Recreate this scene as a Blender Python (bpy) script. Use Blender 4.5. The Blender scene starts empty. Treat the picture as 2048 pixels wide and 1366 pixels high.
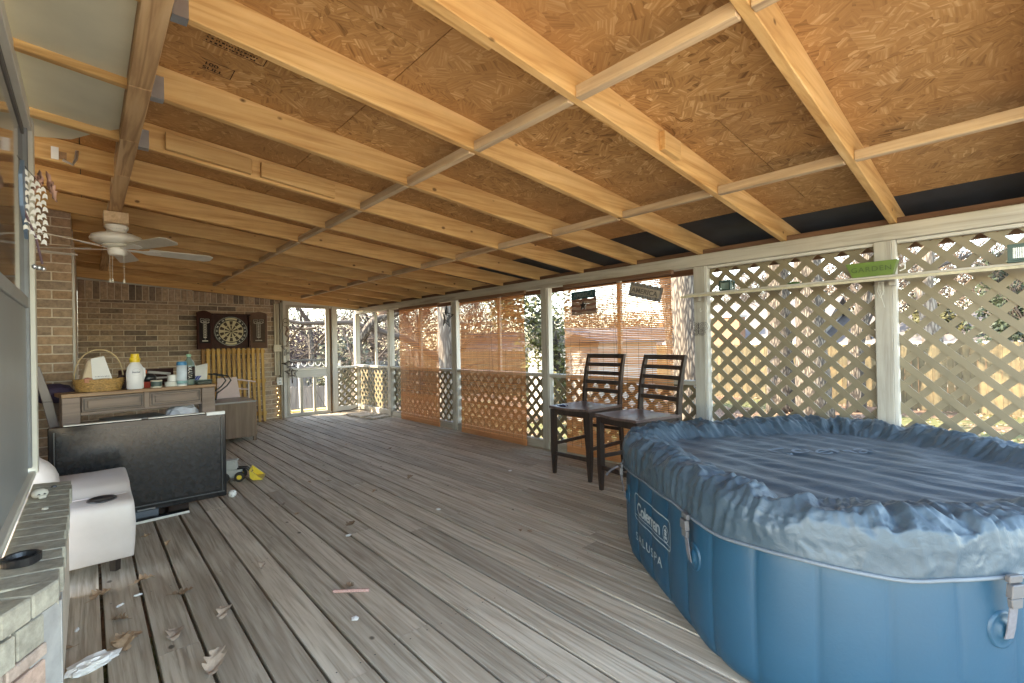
import bpy, bmesh, math, random
from mathutils import Vector, Matrix, noise as mnoise
R = random.Random(7)
rad = math.radians
sc = bpy.context.scene
COL = sc.collection

# ---------------------------------------------------------------- camera
FV = Vector((0.66702807, 0.74502185, 0.00399957)); RV = Vector((0.74494559, -0.66685854, -0.01886145)); UV = Vector((0.01138504, -0.01556058, 0.99981411))
cam = bpy.data.cameras.new('camera'); co = bpy.data.objects.new('camera', cam); COL.objects.link(co)
M3 = Matrix((RV, UV, -FV)).transposed()
co.matrix_world = Matrix.Translation((0, 0, 1.18)) @ M3.to_4x4()
cam.sensor_width = 36; cam.lens = 949.5 / 2048 * 36; cam.clip_start = 0.05; cam.clip_end = 600
sc.camera = co

# ---------------------------------------------------------------- light
SUN_AZ = Vector((-0.80, 0.60)); SUN_EL = rad(36)
world = bpy.data.worlds.new('World'); sc.world = world; world.use_nodes = True
wn = world.node_tree; bg = wn.nodes['Background']
sky = wn.nodes.new('ShaderNodeTexSky'); sky.sky_type = 'NISHITA'; sky.sun_disc = False
sky.sun_elevation = SUN_EL; sky.sun_rotation = math.atan2(SUN_AZ.x, SUN_AZ.y); sky.air_density = 1.0; sky.dust_density = 0.6; sky.ozone_density = 1.6
wn.links.new(sky.outputs[0], bg.inputs[0]); bg.inputs[1].default_value = 0.15
sl = bpy.data.lights.new('sun', 'SUN'); sl.energy = 2.0; sl.angle = rad(0.6); sl.color = (1, .94, .84)
so = bpy.data.objects.new('sun', sl); COL.objects.link(so)
sd = Vector((SUN_AZ.x, SUN_AZ.y, math.tan(SUN_EL) * SUN_AZ.length)).normalized()
so.rotation_euler = sd.to_track_quat('Z', 'Y').to_euler(); so.location = (-4, 4, 12)
sc.view_settings.view_transform = 'Standard'; sc.view_settings.look = 'None'
sc.view_settings.exposure = 3.55; sc.view_settings.use_white_balance = True; sc.view_settings.white_balance_temperature = 8200; sc.view_settings.white_balance_tint = 9; sc.view_settings.gamma = 1; sc.view_settings.use_curve_mapping = False
sc.render.engine = 'CYCLES'
sc.cycles.max_bounces = 14; sc.cycles.diffuse_bounces = 12; sc.cycles.transparent_max_bounces = 16
try:
    sc.cycles.use_denoising = True
except Exception: pass

# ---------------------------------------------------------------- materials
def newmat(name):
    m = bpy.data.materials.new(name); m.use_nodes = True
    nt = m.node_tree; b = nt.nodes['Principled BSDF']
    return m, nt, b
def N(nt, t, **kw):
    n = nt.nodes.new(t)
    for k, v in kw.items():
        if k.startswith('i_'):
            key = k[2:]
            n.inputs[int(key) if key.isdigit() else key.replace('_', ' ')].default_value = v
        else: setattr(n, k, v)
    return n
def L(nt, a, b): nt.links.new(a, b)
def coords(nt, scale=(1, 1, 1), rand=True, gen='Object'):
    tc = N(nt, 'ShaderNodeTexCoord'); mp = N(nt, 'ShaderNodeMapping'); mp.inputs['Scale'].default_value = scale
    L(nt, tc.outputs[gen], mp.inputs['Vector'])
    if rand:
        oi = N(nt, 'ShaderNodeObjectInfo'); mu = N(nt, 'ShaderNodeVectorMath', operation='SCALE'); mu.inputs['Scale'].default_value = 1.0
        cx = N(nt, 'ShaderNodeCombineXYZ'); m1 = N(nt, 'ShaderNodeMath', operation='MULTIPLY', i_1=37.0); m2 = N(nt, 'ShaderNodeMath', operation='MULTIPLY', i_1=91.0)
        L(nt, oi.outputs['Random'], m1.inputs[0]); L(nt, oi.outputs['Random'], m2.inputs[0]); L(nt, m1.outputs[0], cx.inputs[0]); L(nt, m2.outputs[0], cx.inputs[1]); L(nt, m2.outputs[0], cx.inputs[2])
        L(nt, cx.outputs[0], mp.inputs['Location'])
    return mp.outputs[0]
def ramp(nt, fac, stops):
    r = N(nt, 'ShaderNodeValToRGB'); e = r.color_ramp.elements
    while len(e) < len(stops): e.new(0.5)
    for i, (p, c) in enumerate(stops):
        e[i].position = p; e[i].color = (*c, 1) if len(c) == 3 else c
    L(nt, fac, r.inputs[0]); return r.outputs[0]
def mix(nt, fac, a, b, mode='MIX'):
    m = N(nt, 'ShaderNodeMix', data_type='RGBA', blend_type=mode)
    for s, v in ((m.inputs[0], fac), (m.inputs[6], a), (m.inputs[7], b)):
        if hasattr(v, 'links'): L(nt, v, s)
        else: s.default_value = v if not isinstance(v, tuple) or len(v) == 4 else (*v, 1)
    return m.outputs[2]
def bump(nt, b, h, strength=.3, dist=.01):
    bp = N(nt, 'ShaderNodeBump'); bp.inputs['Strength'].default_value = strength; bp.inputs['Distance'].default_value = dist
    L(nt, h, bp.inputs['Height']); L(nt, bp.outputs[0], b.inputs['Normal'])
def simple(name, col, rough=.6, var=.2, scale=6., bmp=.15, metal=0., spec=.5, rnd=.0, bd=.004, detail=6.):
    m, nt, b = newmat(name); v = coords(nt)
    n = N(nt, 'ShaderNodeTexNoise', i_Scale=scale, i_Detail=detail, i_Roughness=.6); L(nt, v, n.inputs['Vector'])
    lo = tuple(c * (1 - var) for c in col); hi = tuple(min(1, c * (1 + var)) for c in col)
    c = ramp(nt, n.outputs[0], [(.25, lo), (.75, hi)])
    if rnd:
        oi = N(nt, 'ShaderNodeObjectInfo'); hs = N(nt, 'ShaderNodeHueSaturation'); mr = N(nt, 'ShaderNodeMapRange', i_3=1 - rnd, i_4=1 + rnd)
        L(nt, oi.outputs['Random'], mr.inputs[0]); L(nt, mr.outputs[0], hs.inputs['Value']); L(nt, c, hs.inputs['Color']); c = hs.outputs[0]
    L(nt, c, b.inputs['Base Color']); b.inputs['Roughness'].default_value = rough; b.inputs['Metallic'].default_value = metal
    b.inputs['Specular IOR Level'].default_value = spec
    if bmp: bump(nt, b, n.outputs[0], bmp, bd)
    return m
def wood(name, cols, axis, g=30., rough=.6, knots=.0, stain=None, stain_amt=.5, spec=.3, bmp=.25, rnd=.12, long=1.2, ring=.5, nails=False):
    """planks: cols = light, mid, dark"""
    m, nt, b = newmat(name)
    s = [g, g, g]; s[axis] = long; v = coords(nt, tuple(s))
    n = N(nt, 'ShaderNodeTexNoise', i_Scale=1., i_Detail=9., i_Roughness=.62, i_Distortion=.4); L(nt, v, n.inputs['Vector'])
    s2 = [9., 9., 9.]; s2[axis] = .55; v2 = coords(nt, tuple(s2))
    n2 = N(nt, 'ShaderNodeTexNoise', i_Scale=1., i_Detail=2., i_Distortion=1.2); L(nt, v2, n2.inputs['Vector'])
    w = N(nt, 'ShaderNodeMath', operation='MULTIPLY', i_1=26.); L(nt, n2.outputs[0], w.inputs[0]); si = N(nt, 'ShaderNodeMath', operation='SINE'); L(nt, w.outputs[0], si.inputs[0])
    mr = N(nt, 'ShaderNodeMapRange', i_1=-1., i_2=1.); L(nt, si.outputs[0], mr.inputs[0])
    pw = N(nt, 'ShaderNodeMath', operation='POWER', i_1=2.2); L(nt, mr.outputs[0], pw.inputs[0])
    c = ramp(nt, n.outputs[0], [(.3, cols[2]), (.5, cols[1]), (.72, cols[0])])
    rm = N(nt, 'ShaderNodeMath', operation='MULTIPLY', i_1=ring); L(nt, pw.outputs[0], rm.inputs[0])
    c = mix(nt, rm.outputs[0], c, cols[2])
    if knots:
        s3 = [1 / .10] * 3; s3[axis] = 1 / .15; v3 = coords(nt, tuple(s3)); vo = N(nt, 'ShaderNodeTexVoronoi', i_Scale=.9); L(nt, v3, vo.inputs['Vector'])
        wn_ = N(nt, 'ShaderNodeSeparateColor'); L(nt, vo.outputs['Color'], wn_.inputs[0])
        lt = N(nt, 'ShaderNodeMath', operation='LESS_THAN', i_1=knots); L(nt, wn_.outputs[0], lt.inputs[0])
        ds = N(nt, 'ShaderNodeMapRange', i_1=.07, i_2=.12, i_3=1., i_4=0.); L(nt, vo.outputs['Distance'], ds.inputs[0])
        mm = N(nt, 'ShaderNodeMath', operation='MULTIPLY'); L(nt, lt.outputs[0], mm.inputs[0]); L(nt, ds.outputs[0], mm.inputs[1])
        c = mix(nt, mm.outputs[0], c, tuple(x * .35 for x in cols[2]))
    if stain:
        vs = coords(nt, (1.6, 1.6, 1.6)); ns = N(nt, 'ShaderNodeTexNoise', i_Scale=1.3, i_Detail=7., i_Roughness=.65); L(nt, vs, ns.inputs['Vector'])
        f = N(nt, 'ShaderNodeMapRange', i_1=.45, i_2=.75, i_3=0., i_4=stain_amt); L(nt, ns.outputs[0], f.inputs[0])
        c = mix(nt, f.outputs[0], c, stain)
    if rnd:
        oi = N(nt, 'ShaderNodeObjectInfo'); hs = N(nt, 'ShaderNodeHueSaturation'); mr2 = N(nt, 'ShaderNodeMapRange', i_3=1 - rnd, i_4=1 + rnd)
        L(nt, oi.outputs['Random'], mr2.inputs[0]); L(nt, mr2.outputs[0], hs.inputs['Value']); L(nt, c, hs.inputs['Color']); c = hs.outputs[0]
    L(nt, c, b.inputs['Base Color']); b.inputs['Roughness'].default_value = rough; b.inputs['Specular IOR Level'].default_value = spec
    ad = N(nt, 'ShaderNodeMath', operation='MULTIPLY_ADD', i_1=-.5); L(nt, pw.outputs[0], ad.inputs[0]); L(nt, n.outputs[0], ad.inputs[2])
    bump(nt, b, ad.outputs[0], bmp, .003)
    return m
PL, PM, PD = (.74, .49, .235), (.64, .39, .16), (.44, .22, .075)
pine = [wood('pine_' + 'xyz'[a], (PL, PM, PD), a, 26., .62, .5, (.42, .24, .10), .45, ring=.3, bmp=.15, rnd=.10) for a in range(3)]
pine_grey = [wood('greyed_pine_' + 'xyz'[a], ((.66, .50, .33), (.58, .42, .26), (.36, .24, .14)), a, 26., .7, .12, (.24, .19, .15), .4, ring=.3, bmp=.15) for a in range(3)]
redwood = wood('brown_pine', ((.26, .15, .09), (.20, .11, .065), (.12, .06, .035)), 1, 24., .7)
ply_beam = wood('stained_beam', ((.66, .46, .27), (.58, .375, .20), (.33, .18, .085)), 1, 14., .65, .2, ring=.75, long=.9, rnd=.02)
deckw = wood('weathered_deck_wood', ((.60, .53, .43), (.50, .43, .335), (.27, .215, .155)), 1, 62., .75, .08, (.42, .335, .25), .5, ring=.5, rnd=.20, long=2.4, bmp=.8, spec=.35)
greyw = [wood('old_painted_wood_' + 'xyz'[a], ((.50, .47, .405), (.44, .41, .35), (.26, .23, .19)), a, 22., .6, 0, (.30, .27, .22), .5, ring=.12, bmp=.2, rnd=.06) for a in range(3)]
whitew = [wood('white_painted_wood_' + 'xyz'[a], ((.60, .58, .53), (.55, .53, .48), (.38, .355, .31)), a, 18., .5, 0, (.45, .42, .36), .4, ring=.05, bmp=.1, rnd=.04) for a in range(3)]
lattice_m = simple('tan_lattice_plastic', (.205, .168, .105), .5, .08, 5, .05, rnd=.06)
crate_m = wood('yellow_stained_slats', ((.62, .39, .12), (.50, .285, .075), (.28, .14, .035)), 2, 20., .5, .05, ring=.35, rnd=.14)
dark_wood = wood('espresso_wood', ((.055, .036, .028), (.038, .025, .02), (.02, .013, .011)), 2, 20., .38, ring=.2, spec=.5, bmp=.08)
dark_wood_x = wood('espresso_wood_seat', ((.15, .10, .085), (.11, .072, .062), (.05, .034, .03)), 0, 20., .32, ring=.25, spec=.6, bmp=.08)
desk_m = wood('taupe_desk_wood', ((.30, .225, .185), (.235, .17, .14), (.13, .09, .072)), 0, 20., .5, ring=.25, bmp=.1, rnd=.05, stain=(.30, .21, .15), stain_amt=.5)
desk_top_m = wood('worn_desk_top', ((.42, .28, .17), (.33, .20, .115), (.19, .11, .065)), 0, 20., .5, ring=.3, rnd=.04)
cab_m = wood('oak_cabinet_laminate', ((.24, .165, .11), (.195, .128, .085), (.12, .078, .05)), 2, 22., .5, ring=.25, rnd=.04)
fence_m = wood('cedar_fence_board', ((.13, .11, .065), (.105, .085, .048), (.06, .046, .028)), 2, 20., .8, .07, (.26, .17, .08), .6, ring=.3, rnd=.18)
grey_fence_m = wood('grey_fence_board', ((.30, .27, .24), (.235, .21, .185), (.14, .12, .105)), 2, 20., .8, .05, ring=.3, rnd=.18)
metal_m = simple('galvanised_steel', (.55, .57, .60), .35, .12, 20, .05, metal=.9)
black_m = simple('black_plastic', (.018, .018, .02), .3, .2, 30, .03)
white_m = simple('white_enamel', (.74, .73, .69), .3, .04, 6, .02)
dusty_white = simple('dusty_white', (.62, .60, .54), .55, .1, 9, .05)
cream_m = simple('cream_plastic', (.60, .54, .43), .4, .06, 9, .02)
vinyl_m = simple('pale_pink_vinyl', (.56, .50, .47), .42, .12, 4, .08, bd=.01)
screen_m = simple('television_screen', (.020, .020, .021), .17, .5, 30, 0.0, spec=.7)
bezel_m = simple('glossy_black_bezel', (.010, .010, .011), .14, .3, 30, .0, spec=.7)
silver_m = simple('silver_strip', (.55, .54, .52), .35, .1, 30, .03, metal=.3)
mortar_m = simple('mortar', (.62, .54, .44), .9, .15, 40, .3)
greenpaint = simple('grey_green_soffit_paint', (.66, .63, .49), .5, .10, 3, .05)
glass_m = simple('dark_window_glass', (.13, .12, .105), .06, .25, 1.5, 0., spec=.9)
panel_m = simple('blue_grey_window_panel', (.25, .265, .27), .35, .06, 5, .04)
frame_m = simple('ivory_window_frame', (.62, .60, .53), .45, .06, 8, .04)
tar_m = simple('dark_underlay', (.012, .018, .028), .65, .5, 6, .2)
rope_m = simple('faded_pink_rope', (.50, .30, .26), .9, .15, 60, .2)
yellow_m = simple('yellow_plastic', (.66, .48, .04), .4, .12, 10, .05)
tyre_m = simple('toy_tyre', (.03, .027, .022), .8, .3, 30, .1)
grey_toy = simple('dusty_grey_plastic', (.40, .40, .36), .6, .15, 20, .1)
wicker_m = simple('brown_wicker', (.42, .25, .09), .45, .6, 60, .4, bd=.006)
paper_m = simple('tan_paper', (.55, .44, .31), .8, .12, 12, .2)
whitepaper = simple('white_paper', (.72, .71, .69), .8, .05, 12, .1)
blue_m = simple('blue_print', (.04, .22, .42), .4, .1, 9, .0)
red_m = simple('red_print', (.42, .05, .03), .4, .1, 9, .0)
orange_m = simple('orange_plastic', (.65, .13, .03), .4, .1, 9, .0)
green_m = simple('green_bottle_cap', (.28, .52, .36), .4, .1, 9, .0)
bottle_m = simple('clear_green_bottle', (.16, .22, .19), .12, .2, 9, .0, spec=.8)
teal_m = simple('teal_plastic', (.02, .30, .40), .4, .1, 9, .0)
pink_m = simple('pale_pink_paint', (.62, .48, .45), .6, .06, 12, .05)
dart_red = simple('mahogany_cabinet', (.050, .018, .015), .55, .25, 10, .04, spec=.2)
dart_lit = simple('mahogany_cabinet_lit', (.17, .10, .075), .4, .2, 10, .04)  # paler mahogany copy, light falling on one door put into the colour
chalk_m = simple('chalkboard', (.018, .015, .017), .7, .2, 10, .0, spec=.15)
sisal_m = simple('cream_sisal', (.52, .46, .31), .8, .08, 40, .05)
sisal_blk = simple('dark_sisal', (.05, .032, .022), .8, .15, 40, .05)
ink_m = simple('white_print', (.66, .65, .60), .6, .03, 20, .0)
darkink = simple('black_print', (.06, .035, .022), .8, .1, 20, .0)
leaf_m = simple('dry_oak_leaf', (.33, .22, .135), .75, .3, 30, .3, rnd=.35)
palm_leaf = simple('pale_dry_leaf', (.34, .26, .20), .75, .2, 30, .3, rnd=.1)
wire_m = simple('dark_wire', (.05, .035, .03), .5, .2, 20, .0, metal=.5)
ringpot = simple('green_tin', (.085, .15, .015), .45, .15, 12, .03)
lantern_m = simple('dark_green_tin', (.02, .06, .05), .45, .2, 12, .03)
skull_m = simple('bone_white', (.55, .53, .47), .7, .1, 20, .1)
roof_m = simple('grey_shingles', (.14, .122, .112), .9, .2, 9, .3, detail=8)
roof_d = simple('dark_shingles', (.07, .065, .065), .9, .2, 9, .3)
siding_m = simple('white_siding', (.42, .40, .36), .6, .05, 5, .03)
green_leaf = simple('evergreen_leaf', (.036, .048, .024), .55, .45, 3, .0, rnd=.1)
yellow_leaf = simple('yellow_green_leaf', (.075, .07, .028), .55, .4, 3, .0)
ivy_leaf = simple('ivy_leaf', (.085, .08, .02), .55, .4, 3, .0)
bush_m = simple('brown_brush', (.10, .07, .05), .9, .4, 2, .0)
purple_m = simple('purple_brown_brush', (.10, .066, .066), .9, .4, 2, .0)
star_m = simple('rusty_star_metal', (.035, .033, .035), .5, .4, 30, .1, metal=.4)

def bark(name, c1, c2, sc_=1.):
    m, nt, b = newmat(name); v = coords(nt, (22 * sc_, 22 * sc_, 4.2 * sc_), gen='Object')
    n = N(nt, 'ShaderNodeTexNoise', i_Scale=1., i_Detail=8., i_Roughness=.65, i_Distortion=.6); L(nt, v, n.inputs['Vector'])
    vo = N(nt, 'ShaderNodeTexVoronoi', i_Scale=1., feature='DISTANCE_TO_EDGE'); L(nt, v, vo.inputs['Vector'])
    mm = N(nt, 'ShaderNodeMath', operation='MULTIPLY'); L(nt, n.outputs[0], mm.inputs[0]); L(nt, vo.outputs['Distance'], mm.inputs[1])
    c = ramp(nt, mm.outputs[0], [(.035, c2), (.13, c1)]); L(nt, c, b.inputs['Base Color']); b.inputs['Roughness'].default_value = .9
    bump(nt, b, mm.outputs[0], .9, .04); return m
bark_m = bark('oak_bark', (.16, .13, .10), (.035, .026, .02))
bark_pale = bark('pale_bark', (.21, .18, .145), (.09, .07, .055), .6)
twig_m = simple('bare_twigs', (.06, .045, .035), .85, .3, 2, 0.)

def brickmat(name, pal, bmp=.5):
    m, nt, b = newmat(name); oi = N(nt, 'ShaderNodeObjectInfo')
    c = ramp(nt, oi.outputs['Random'], [(i / (len(pal) - 1), p) for i, p in enumerate(pal)])
    v = coords(nt, (1, 1, 1)); n = N(nt, 'ShaderNodeTexNoise', i_Scale=22., i_Detail=8., i_Roughness=.7); L(nt, v, n.inputs['Vector'])
    f = N(nt, 'ShaderNodeMapRange', i_1=.3, i_2=.7, i_3=.62, i_4=1.35); L(nt, n.outputs[0], f.inputs[0])
    hs = N(nt, 'ShaderNodeHueSaturation'); L(nt, c, hs.inputs['Color']); L(nt, f.outputs[0], hs.inputs['Value'])
    L(nt, hs.outputs[0], b.inputs['Base Color']); b.inputs['Roughness'].default_value = .85; b.inputs['Specular IOR Level'].default_value = .25
    bump(nt, b, n.outputs[0], bmp, .005); return m
brick_m = brickmat('brown_brick', [(.42, .31, .225), (.32, .235, .175), (.47, .35, .25), (.18, .14, .115), (.40, .30, .235), (.50, .375, .27), (.37, .275, .21)])
pier_m = brickmat('tan_brown_brick', [(.38, .26, .175), (.34, .225, .145), (.42, .295, .20), (.27, .21, .165), (.39, .27, .18)])
sill_m = brickmat('grey_green_sill_brick', [(.36, .345, .29), (.33, .315, .265), (.38, .365, .31), (.35, .335, .285)])
pinkb_m = brickmat('pink_grey_brick', [(.42, .30, .25), (.38, .36, .32), (.46, .32, .26)])
farb_m = simple('orange_brick_far', (.26, .135, .075), .9, .35, 26, .3)

def osb_mat(name, tint=1.0, dark=0.):
    m, nt, b = newmat(name); v = coords(nt, (1, 1, .25))
    cols = []; hs_ = []
    for k, (s, seed) in enumerate(((9., 0.), (12.5, 5.))):
        ad = N(nt, 'ShaderNodeVectorMath', operation='ADD'); ad.inputs[1].default_value = (seed, seed * 2, 0); L(nt, v, ad.inputs[0])
        wv = N(nt, 'ShaderNodeTexNoise', i_Scale=9., i_Detail=2.); L(nt, ad.outputs[0], wv.inputs['Vector'])
        vm = N(nt, 'ShaderNodeVectorMath', operation='MULTIPLY_ADD'); L(nt, wv.outputs['Color'], vm.inputs[0]); vm.inputs[1].default_value = (.06, .06, .06); L(nt, ad.outputs[0], vm.inputs[2])
        vo = N(nt, 'ShaderNodeTexVoronoi', i_Scale=s); L(nt, vm.outputs[0], vo.inputs['Vector'])
        sp = N(nt, 'ShaderNodeSeparateColor'); L(nt, vo.outputs['Color'], sp.inputs[0])
        an = N(nt, 'ShaderNodeMath', operation='MULTIPLY', i_1=3.14); L(nt, sp.outputs[0], an.inputs[0])
        vr = N(nt, 'ShaderNodeVectorRotate', rotation_type='Z_AXIS'); L(nt, ad.outputs[0], vr.inputs['Vector']); L(nt, an.outputs[0], vr.inputs['Angle'])
        mp = N(nt, 'ShaderNodeMapping'); mp.inputs['Scale'].default_value = (7, 105, 20); L(nt, vr.outputs[0], mp.inputs['Vector'])
        n = N(nt, 'ShaderNodeTexNoise', i_Scale=1., i_Detail=3., i_Roughness=.5); L(nt, mp.outputs[0], n.inputs['Vector'])
        a2 = N(nt, 'ShaderNodeMath', operation='MULTIPLY_ADD', i_1=.30); L(nt, sp.outputs[1], a2.inputs[0]); L(nt, n.outputs[0], a2.inputs[2]); cols.append(a2.outputs[0]); hs_.append(n.outputs[0])
    big = N(nt, 'ShaderNodeTexNoise', i_Scale=17., i_Detail=1.); L(nt, v, big.inputs['Vector'])
    st = N(nt, 'ShaderNodeMath', operation='GREATER_THAN', i_1=.5); L(nt, big.outputs[0], st.inputs[0])
    mf = N(nt, 'ShaderNodeMix', data_type='FLOAT'); L(nt, st.outputs[0], mf.inputs[0]); L(nt, cols[0], mf.inputs[2]); L(nt, cols[1], mf.inputs[3])
    t = tint
    c = ramp(nt, mf.outputs[0], [(.30, (.14 * t, .06 * t, .02 * t)), (.52, (.38 * t, .195 * t, .072 * t)), (.74, (.48 * t, .26 * t, .10 * t)), (.98, (.72 * t, .47 * t, .24 * t))])
    pn = N(nt, 'ShaderNodeTexNoise', i_Scale=1.4, i_Detail=5.); L(nt, v, pn.inputs['Vector'])
    pf = N(nt, 'ShaderNodeMapRange', i_1=.35, i_2=.65, i_3=0., i_4=.55); L(nt, pn.outputs[0], pf.inputs[0])
    c = mix(nt, pf.outputs[0], c, (.38 * t, .195 * t, .08 * t))
    L(nt, c, b.inputs['Base Color']); b.inputs['Roughness'].default_value = .62; b.inputs['Specular IOR Level'].default_value = .3
    bump(nt, b, mf.outputs[0], .35, .003); return m
osb_m = osb_mat('oriented_strand_board')

def bamboo():
    m, nt, b = newmat('orange_bamboo_slats')
    v = coords(nt, (3, 3, 90), rand=False); n = N(nt, 'ShaderNodeTexNoise', i_Scale=1., i_Detail=4.); L(nt, v, n.inputs['Vector'])
    c = ramp(nt, n.outputs[0], [(.3, (.72, .40, .20)), (.7, (.86, .54, .30))]); L(nt, c, b.inputs['Base Color']); b.inputs['Roughness'].default_value = .6
    tr = N(nt, 'ShaderNodeBsdfTranslucent'); L(nt, c, tr.inputs[0]); ms = N(nt, 'ShaderNodeMixShader'); ms.inputs[0].default_value = .7
    out = nt.nodes['Material Output']; L(nt, b.outputs[0], ms.inputs[1]); L(nt, tr.outputs[0], ms.inputs[2]); L(nt, ms.outputs[0], out.inputs[0]); return m
bamboo_m = bamboo()
def fabric(name, c1, c2, rough=.42, weave=True, bs=.25):
    m, nt, b = newmat(name); v = coords(nt, (1, 1, 1), rand=False)
    n = N(nt, 'ShaderNodeTexNoise', i_Scale=3., i_Detail=6.); L(nt, v, n.inputs['Vector'])
    c = ramp(nt, n.outputs[0], [(.3, c1), (.7, c2)]); L(nt, c, b.inputs['Base Color']); b.inputs['Roughness'].default_value = rough
    b.inputs['Specular IOR Level'].default_value = .55
    n2 = N(nt, 'ShaderNodeTexNoise', i_Scale=420. if weave else 60., i_Detail=2.); L(nt, v, n2.inputs['Vector'])
    n3 = N(nt, 'ShaderNodeTexNoise', i_Scale=38., i_Detail=5., i_Distortion=1.5); L(nt, v, n3.inputs['Vector'])
    a = N(nt, 'ShaderNodeMath', operation='MULTIPLY_ADD', i_1=4. if weave else .3); L(nt, n3.outputs[0], a.inputs[0]); L(nt, n2.outputs[0], a.inputs[2])
    bump(nt, b, a.outputs[0], bs, .002); return m
cover_m = fabric('slate_blue_cover_fabric', (.036, .064, .088), (.055, .090, .120), .40)
spa_m = fabric('blue_spa_vinyl', (.006, .052, .098), (.009, .065, .119), .46, bs=.07)
print_m = simple('pale_grey_spa_print', (.30, .36, .39), .5, .06, 20, 0.)
strap_m = simple('grey_webbing', (.13, .13, .15), .8, .2, 80, .2)

def ground_mat():
    m, nt, b = newmat('leaf_litter_and_grass'); v = coords(nt, (1, 1, 1), rand=False)
    n = N(nt, 'ShaderNodeTexNoise', i_Scale=.45, i_Detail=5.); L(nt, v, n.inputs['Vector'])
    vo = N(nt, 'ShaderNodeTexVoronoi', i_Scale=11.); L(nt, v, vo.inputs['Vector'])
    lv = ramp(nt, vo.outputs['Distance'], [(.1, (.24, .145, .09)), (.5, (.165, .095, .055)), (.8, (.08, .045, .03))])
    n2 = N(nt, 'ShaderNodeTexNoise', i_Scale=40., i_Detail=6.); L(nt, v, n2.inputs['Vector'])
    gr = ramp(nt, n2.outputs[0], [(.3, (.06, .07, .02)), (.7, (.15, .15, .05))])
    f = ramp(nt, n.outputs[0], [(.50, (0, 0, 0)), (.58, (1, 1, 1))]); c = mix(nt, f, lv, gr)
    L(nt, c, b.inputs['Base Color']); b.inputs['Roughness'].default_value = .95; bump(nt, b, vo.outputs['Distance'], .8, .05); return m
ground_m = ground_mat()

# ---------------------------------------------------------------- geometry helpers
class G:
    def __init__(s): s.v = []; s.f = []; s.smooth = False
    def add(s, vs, fs):
        o = len(s.v); s.v += [tuple(v) for v in vs]; s.f += [tuple(i + o for i in f) for f in fs]; return s
    def box(s, a, b, rot=None, piv=None):
        x0, y0, z0 = (min(a[i], b[i]) for i in range(3)); x1, y1, z1 = (max(a[i], b[i]) for i in range(3))
        vs = [Vector(p) for p in ((x0, y0, z0), (x1, y0, z0), (x1, y1, z0), (x0, y1, z0), (x0, y0, z1), (x1, y0, z1), (x1, y1, z1), (x0, y1, z1))]
        if rot is not None:
            p = Vector(piv) if piv is not None else sum(vs, Vector()) / 8
            vs = [rot @ (v - p) + p for v in vs]
        return s.add(vs, [(0, 3, 2, 1), (4, 5, 6, 7), (0, 1, 5, 4), (1, 2, 6, 5), (2, 3, 7, 6), (3, 0, 4, 7)])
    def hexa(s, q0, q1):   # two quads, bottom (ccw from above) and top
        return s.add(list(q0) + list(q1), [(3, 2, 1, 0), (4, 5, 6, 7), (0, 1, 5, 4), (1, 2, 6, 5), (2, 3, 7, 6), (3, 0, 4, 7)])
    def tube(s, pts, rs, n=8, cap=True, closed=False):
        pts = [Vector(p) for p in pts]
        if not hasattr(rs, '__len__'): rs = [rs] * len(pts)
        rings = []; m = len(pts); up = None
        for i, p in enumerate(pts):
            if closed: d = pts[(i + 1) % m] - pts[i - 1]
            else: d = pts[min(i + 1, m - 1)] - pts[max(i - 1, 0)]
            d = d.normalized() if d.length > 1e-9 else Vector((0, 0, 1))
            if up is None: up = Vector((0, 0, 1)) if abs(d.z) < .9 else Vector((1, 0, 0))
            a = d.cross(up)
            if a.length < 1e-4: a = d.cross(Vector((.3, 1, .2)))
            a.normalize(); bb = a.cross(d).normalized(); up = bb
            rings.append([p + (a * math.cos(2 * math.pi * k / n) + bb * math.sin(2 * math.pi * k / n)) * rs[i] for k in range(n)])
        vs = [v for r in rings for v in r]; fs = []
        for i in range(m if closed else m - 1):
            j = (i + 1) % m
            for k in range(n): fs.append((i * n + k, j * n + k, j * n + (k + 1) % n, i * n + (k + 1) % n))
        if cap and not closed: fs += [tuple(range(n)), tuple((m - 1) * n + k for k in range(n))[::-1]]
        return s.add(vs, fs)
    def lathe(s, prof, n=24, c=(0, 0, 0), sx=1., sy=1.):
        vs = []; fs = []
        for (r, z) in prof:
            for k in range(n): t = 2 * math.pi * k / n; vs.append((c[0] + r * math.cos(t) * sx, c[1] + r * math.sin(t) * sy, c[2] + z))
        for i in range(len(prof) - 1):
            for k in range(n): fs.append((i * n + k, i * n + (k + 1) % n, (i + 1) * n + (k + 1) % n, (i + 1) * n + k))
        fs += [tuple(range(n))[::-1], tuple((len(prof) - 1) * n + k for k in range(n))]
        return s.add(vs, fs)
    def prism(s, poly, d0, d1, f):   # poly 2d, f(u,v,d)->3d
        n = len(poly); vs = [f(u, v, d0) for u, v in poly] + [f(u, v, d1) for u, v in poly]
        return s.add(vs, [tuple(range(n))[::-1], tuple(range(n, 2 * n))] + [(i, (i + 1) % n, n + (i + 1) % n, n + i) for i in range(n)])
    def xf(s, M): s.v = [tuple(M @ Vector(v)) for v in s.v]; return s
    def mesh(s, name, mat, bev=0., smooth=False):
        me = bpy.data.meshes.new(name); me.from_pydata(s.v, [], s.f)
        bm = bmesh.new(); bm.from_mesh(me)
        if bev: bmesh.ops.bevel(bm, geom=bm.edges[:], offset=bev, segments=1, affect='EDGES', clamp_overlap=True)
        bmesh.ops.recalc_face_normals(bm, faces=bm.faces[:]); bm.to_mesh(me); bm.free()
        me.materials.append(mat)
        if smooth or s.smooth: me.polygons.foreach_set('use_smooth', [True] * len(me.polygons))
        return me
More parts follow.
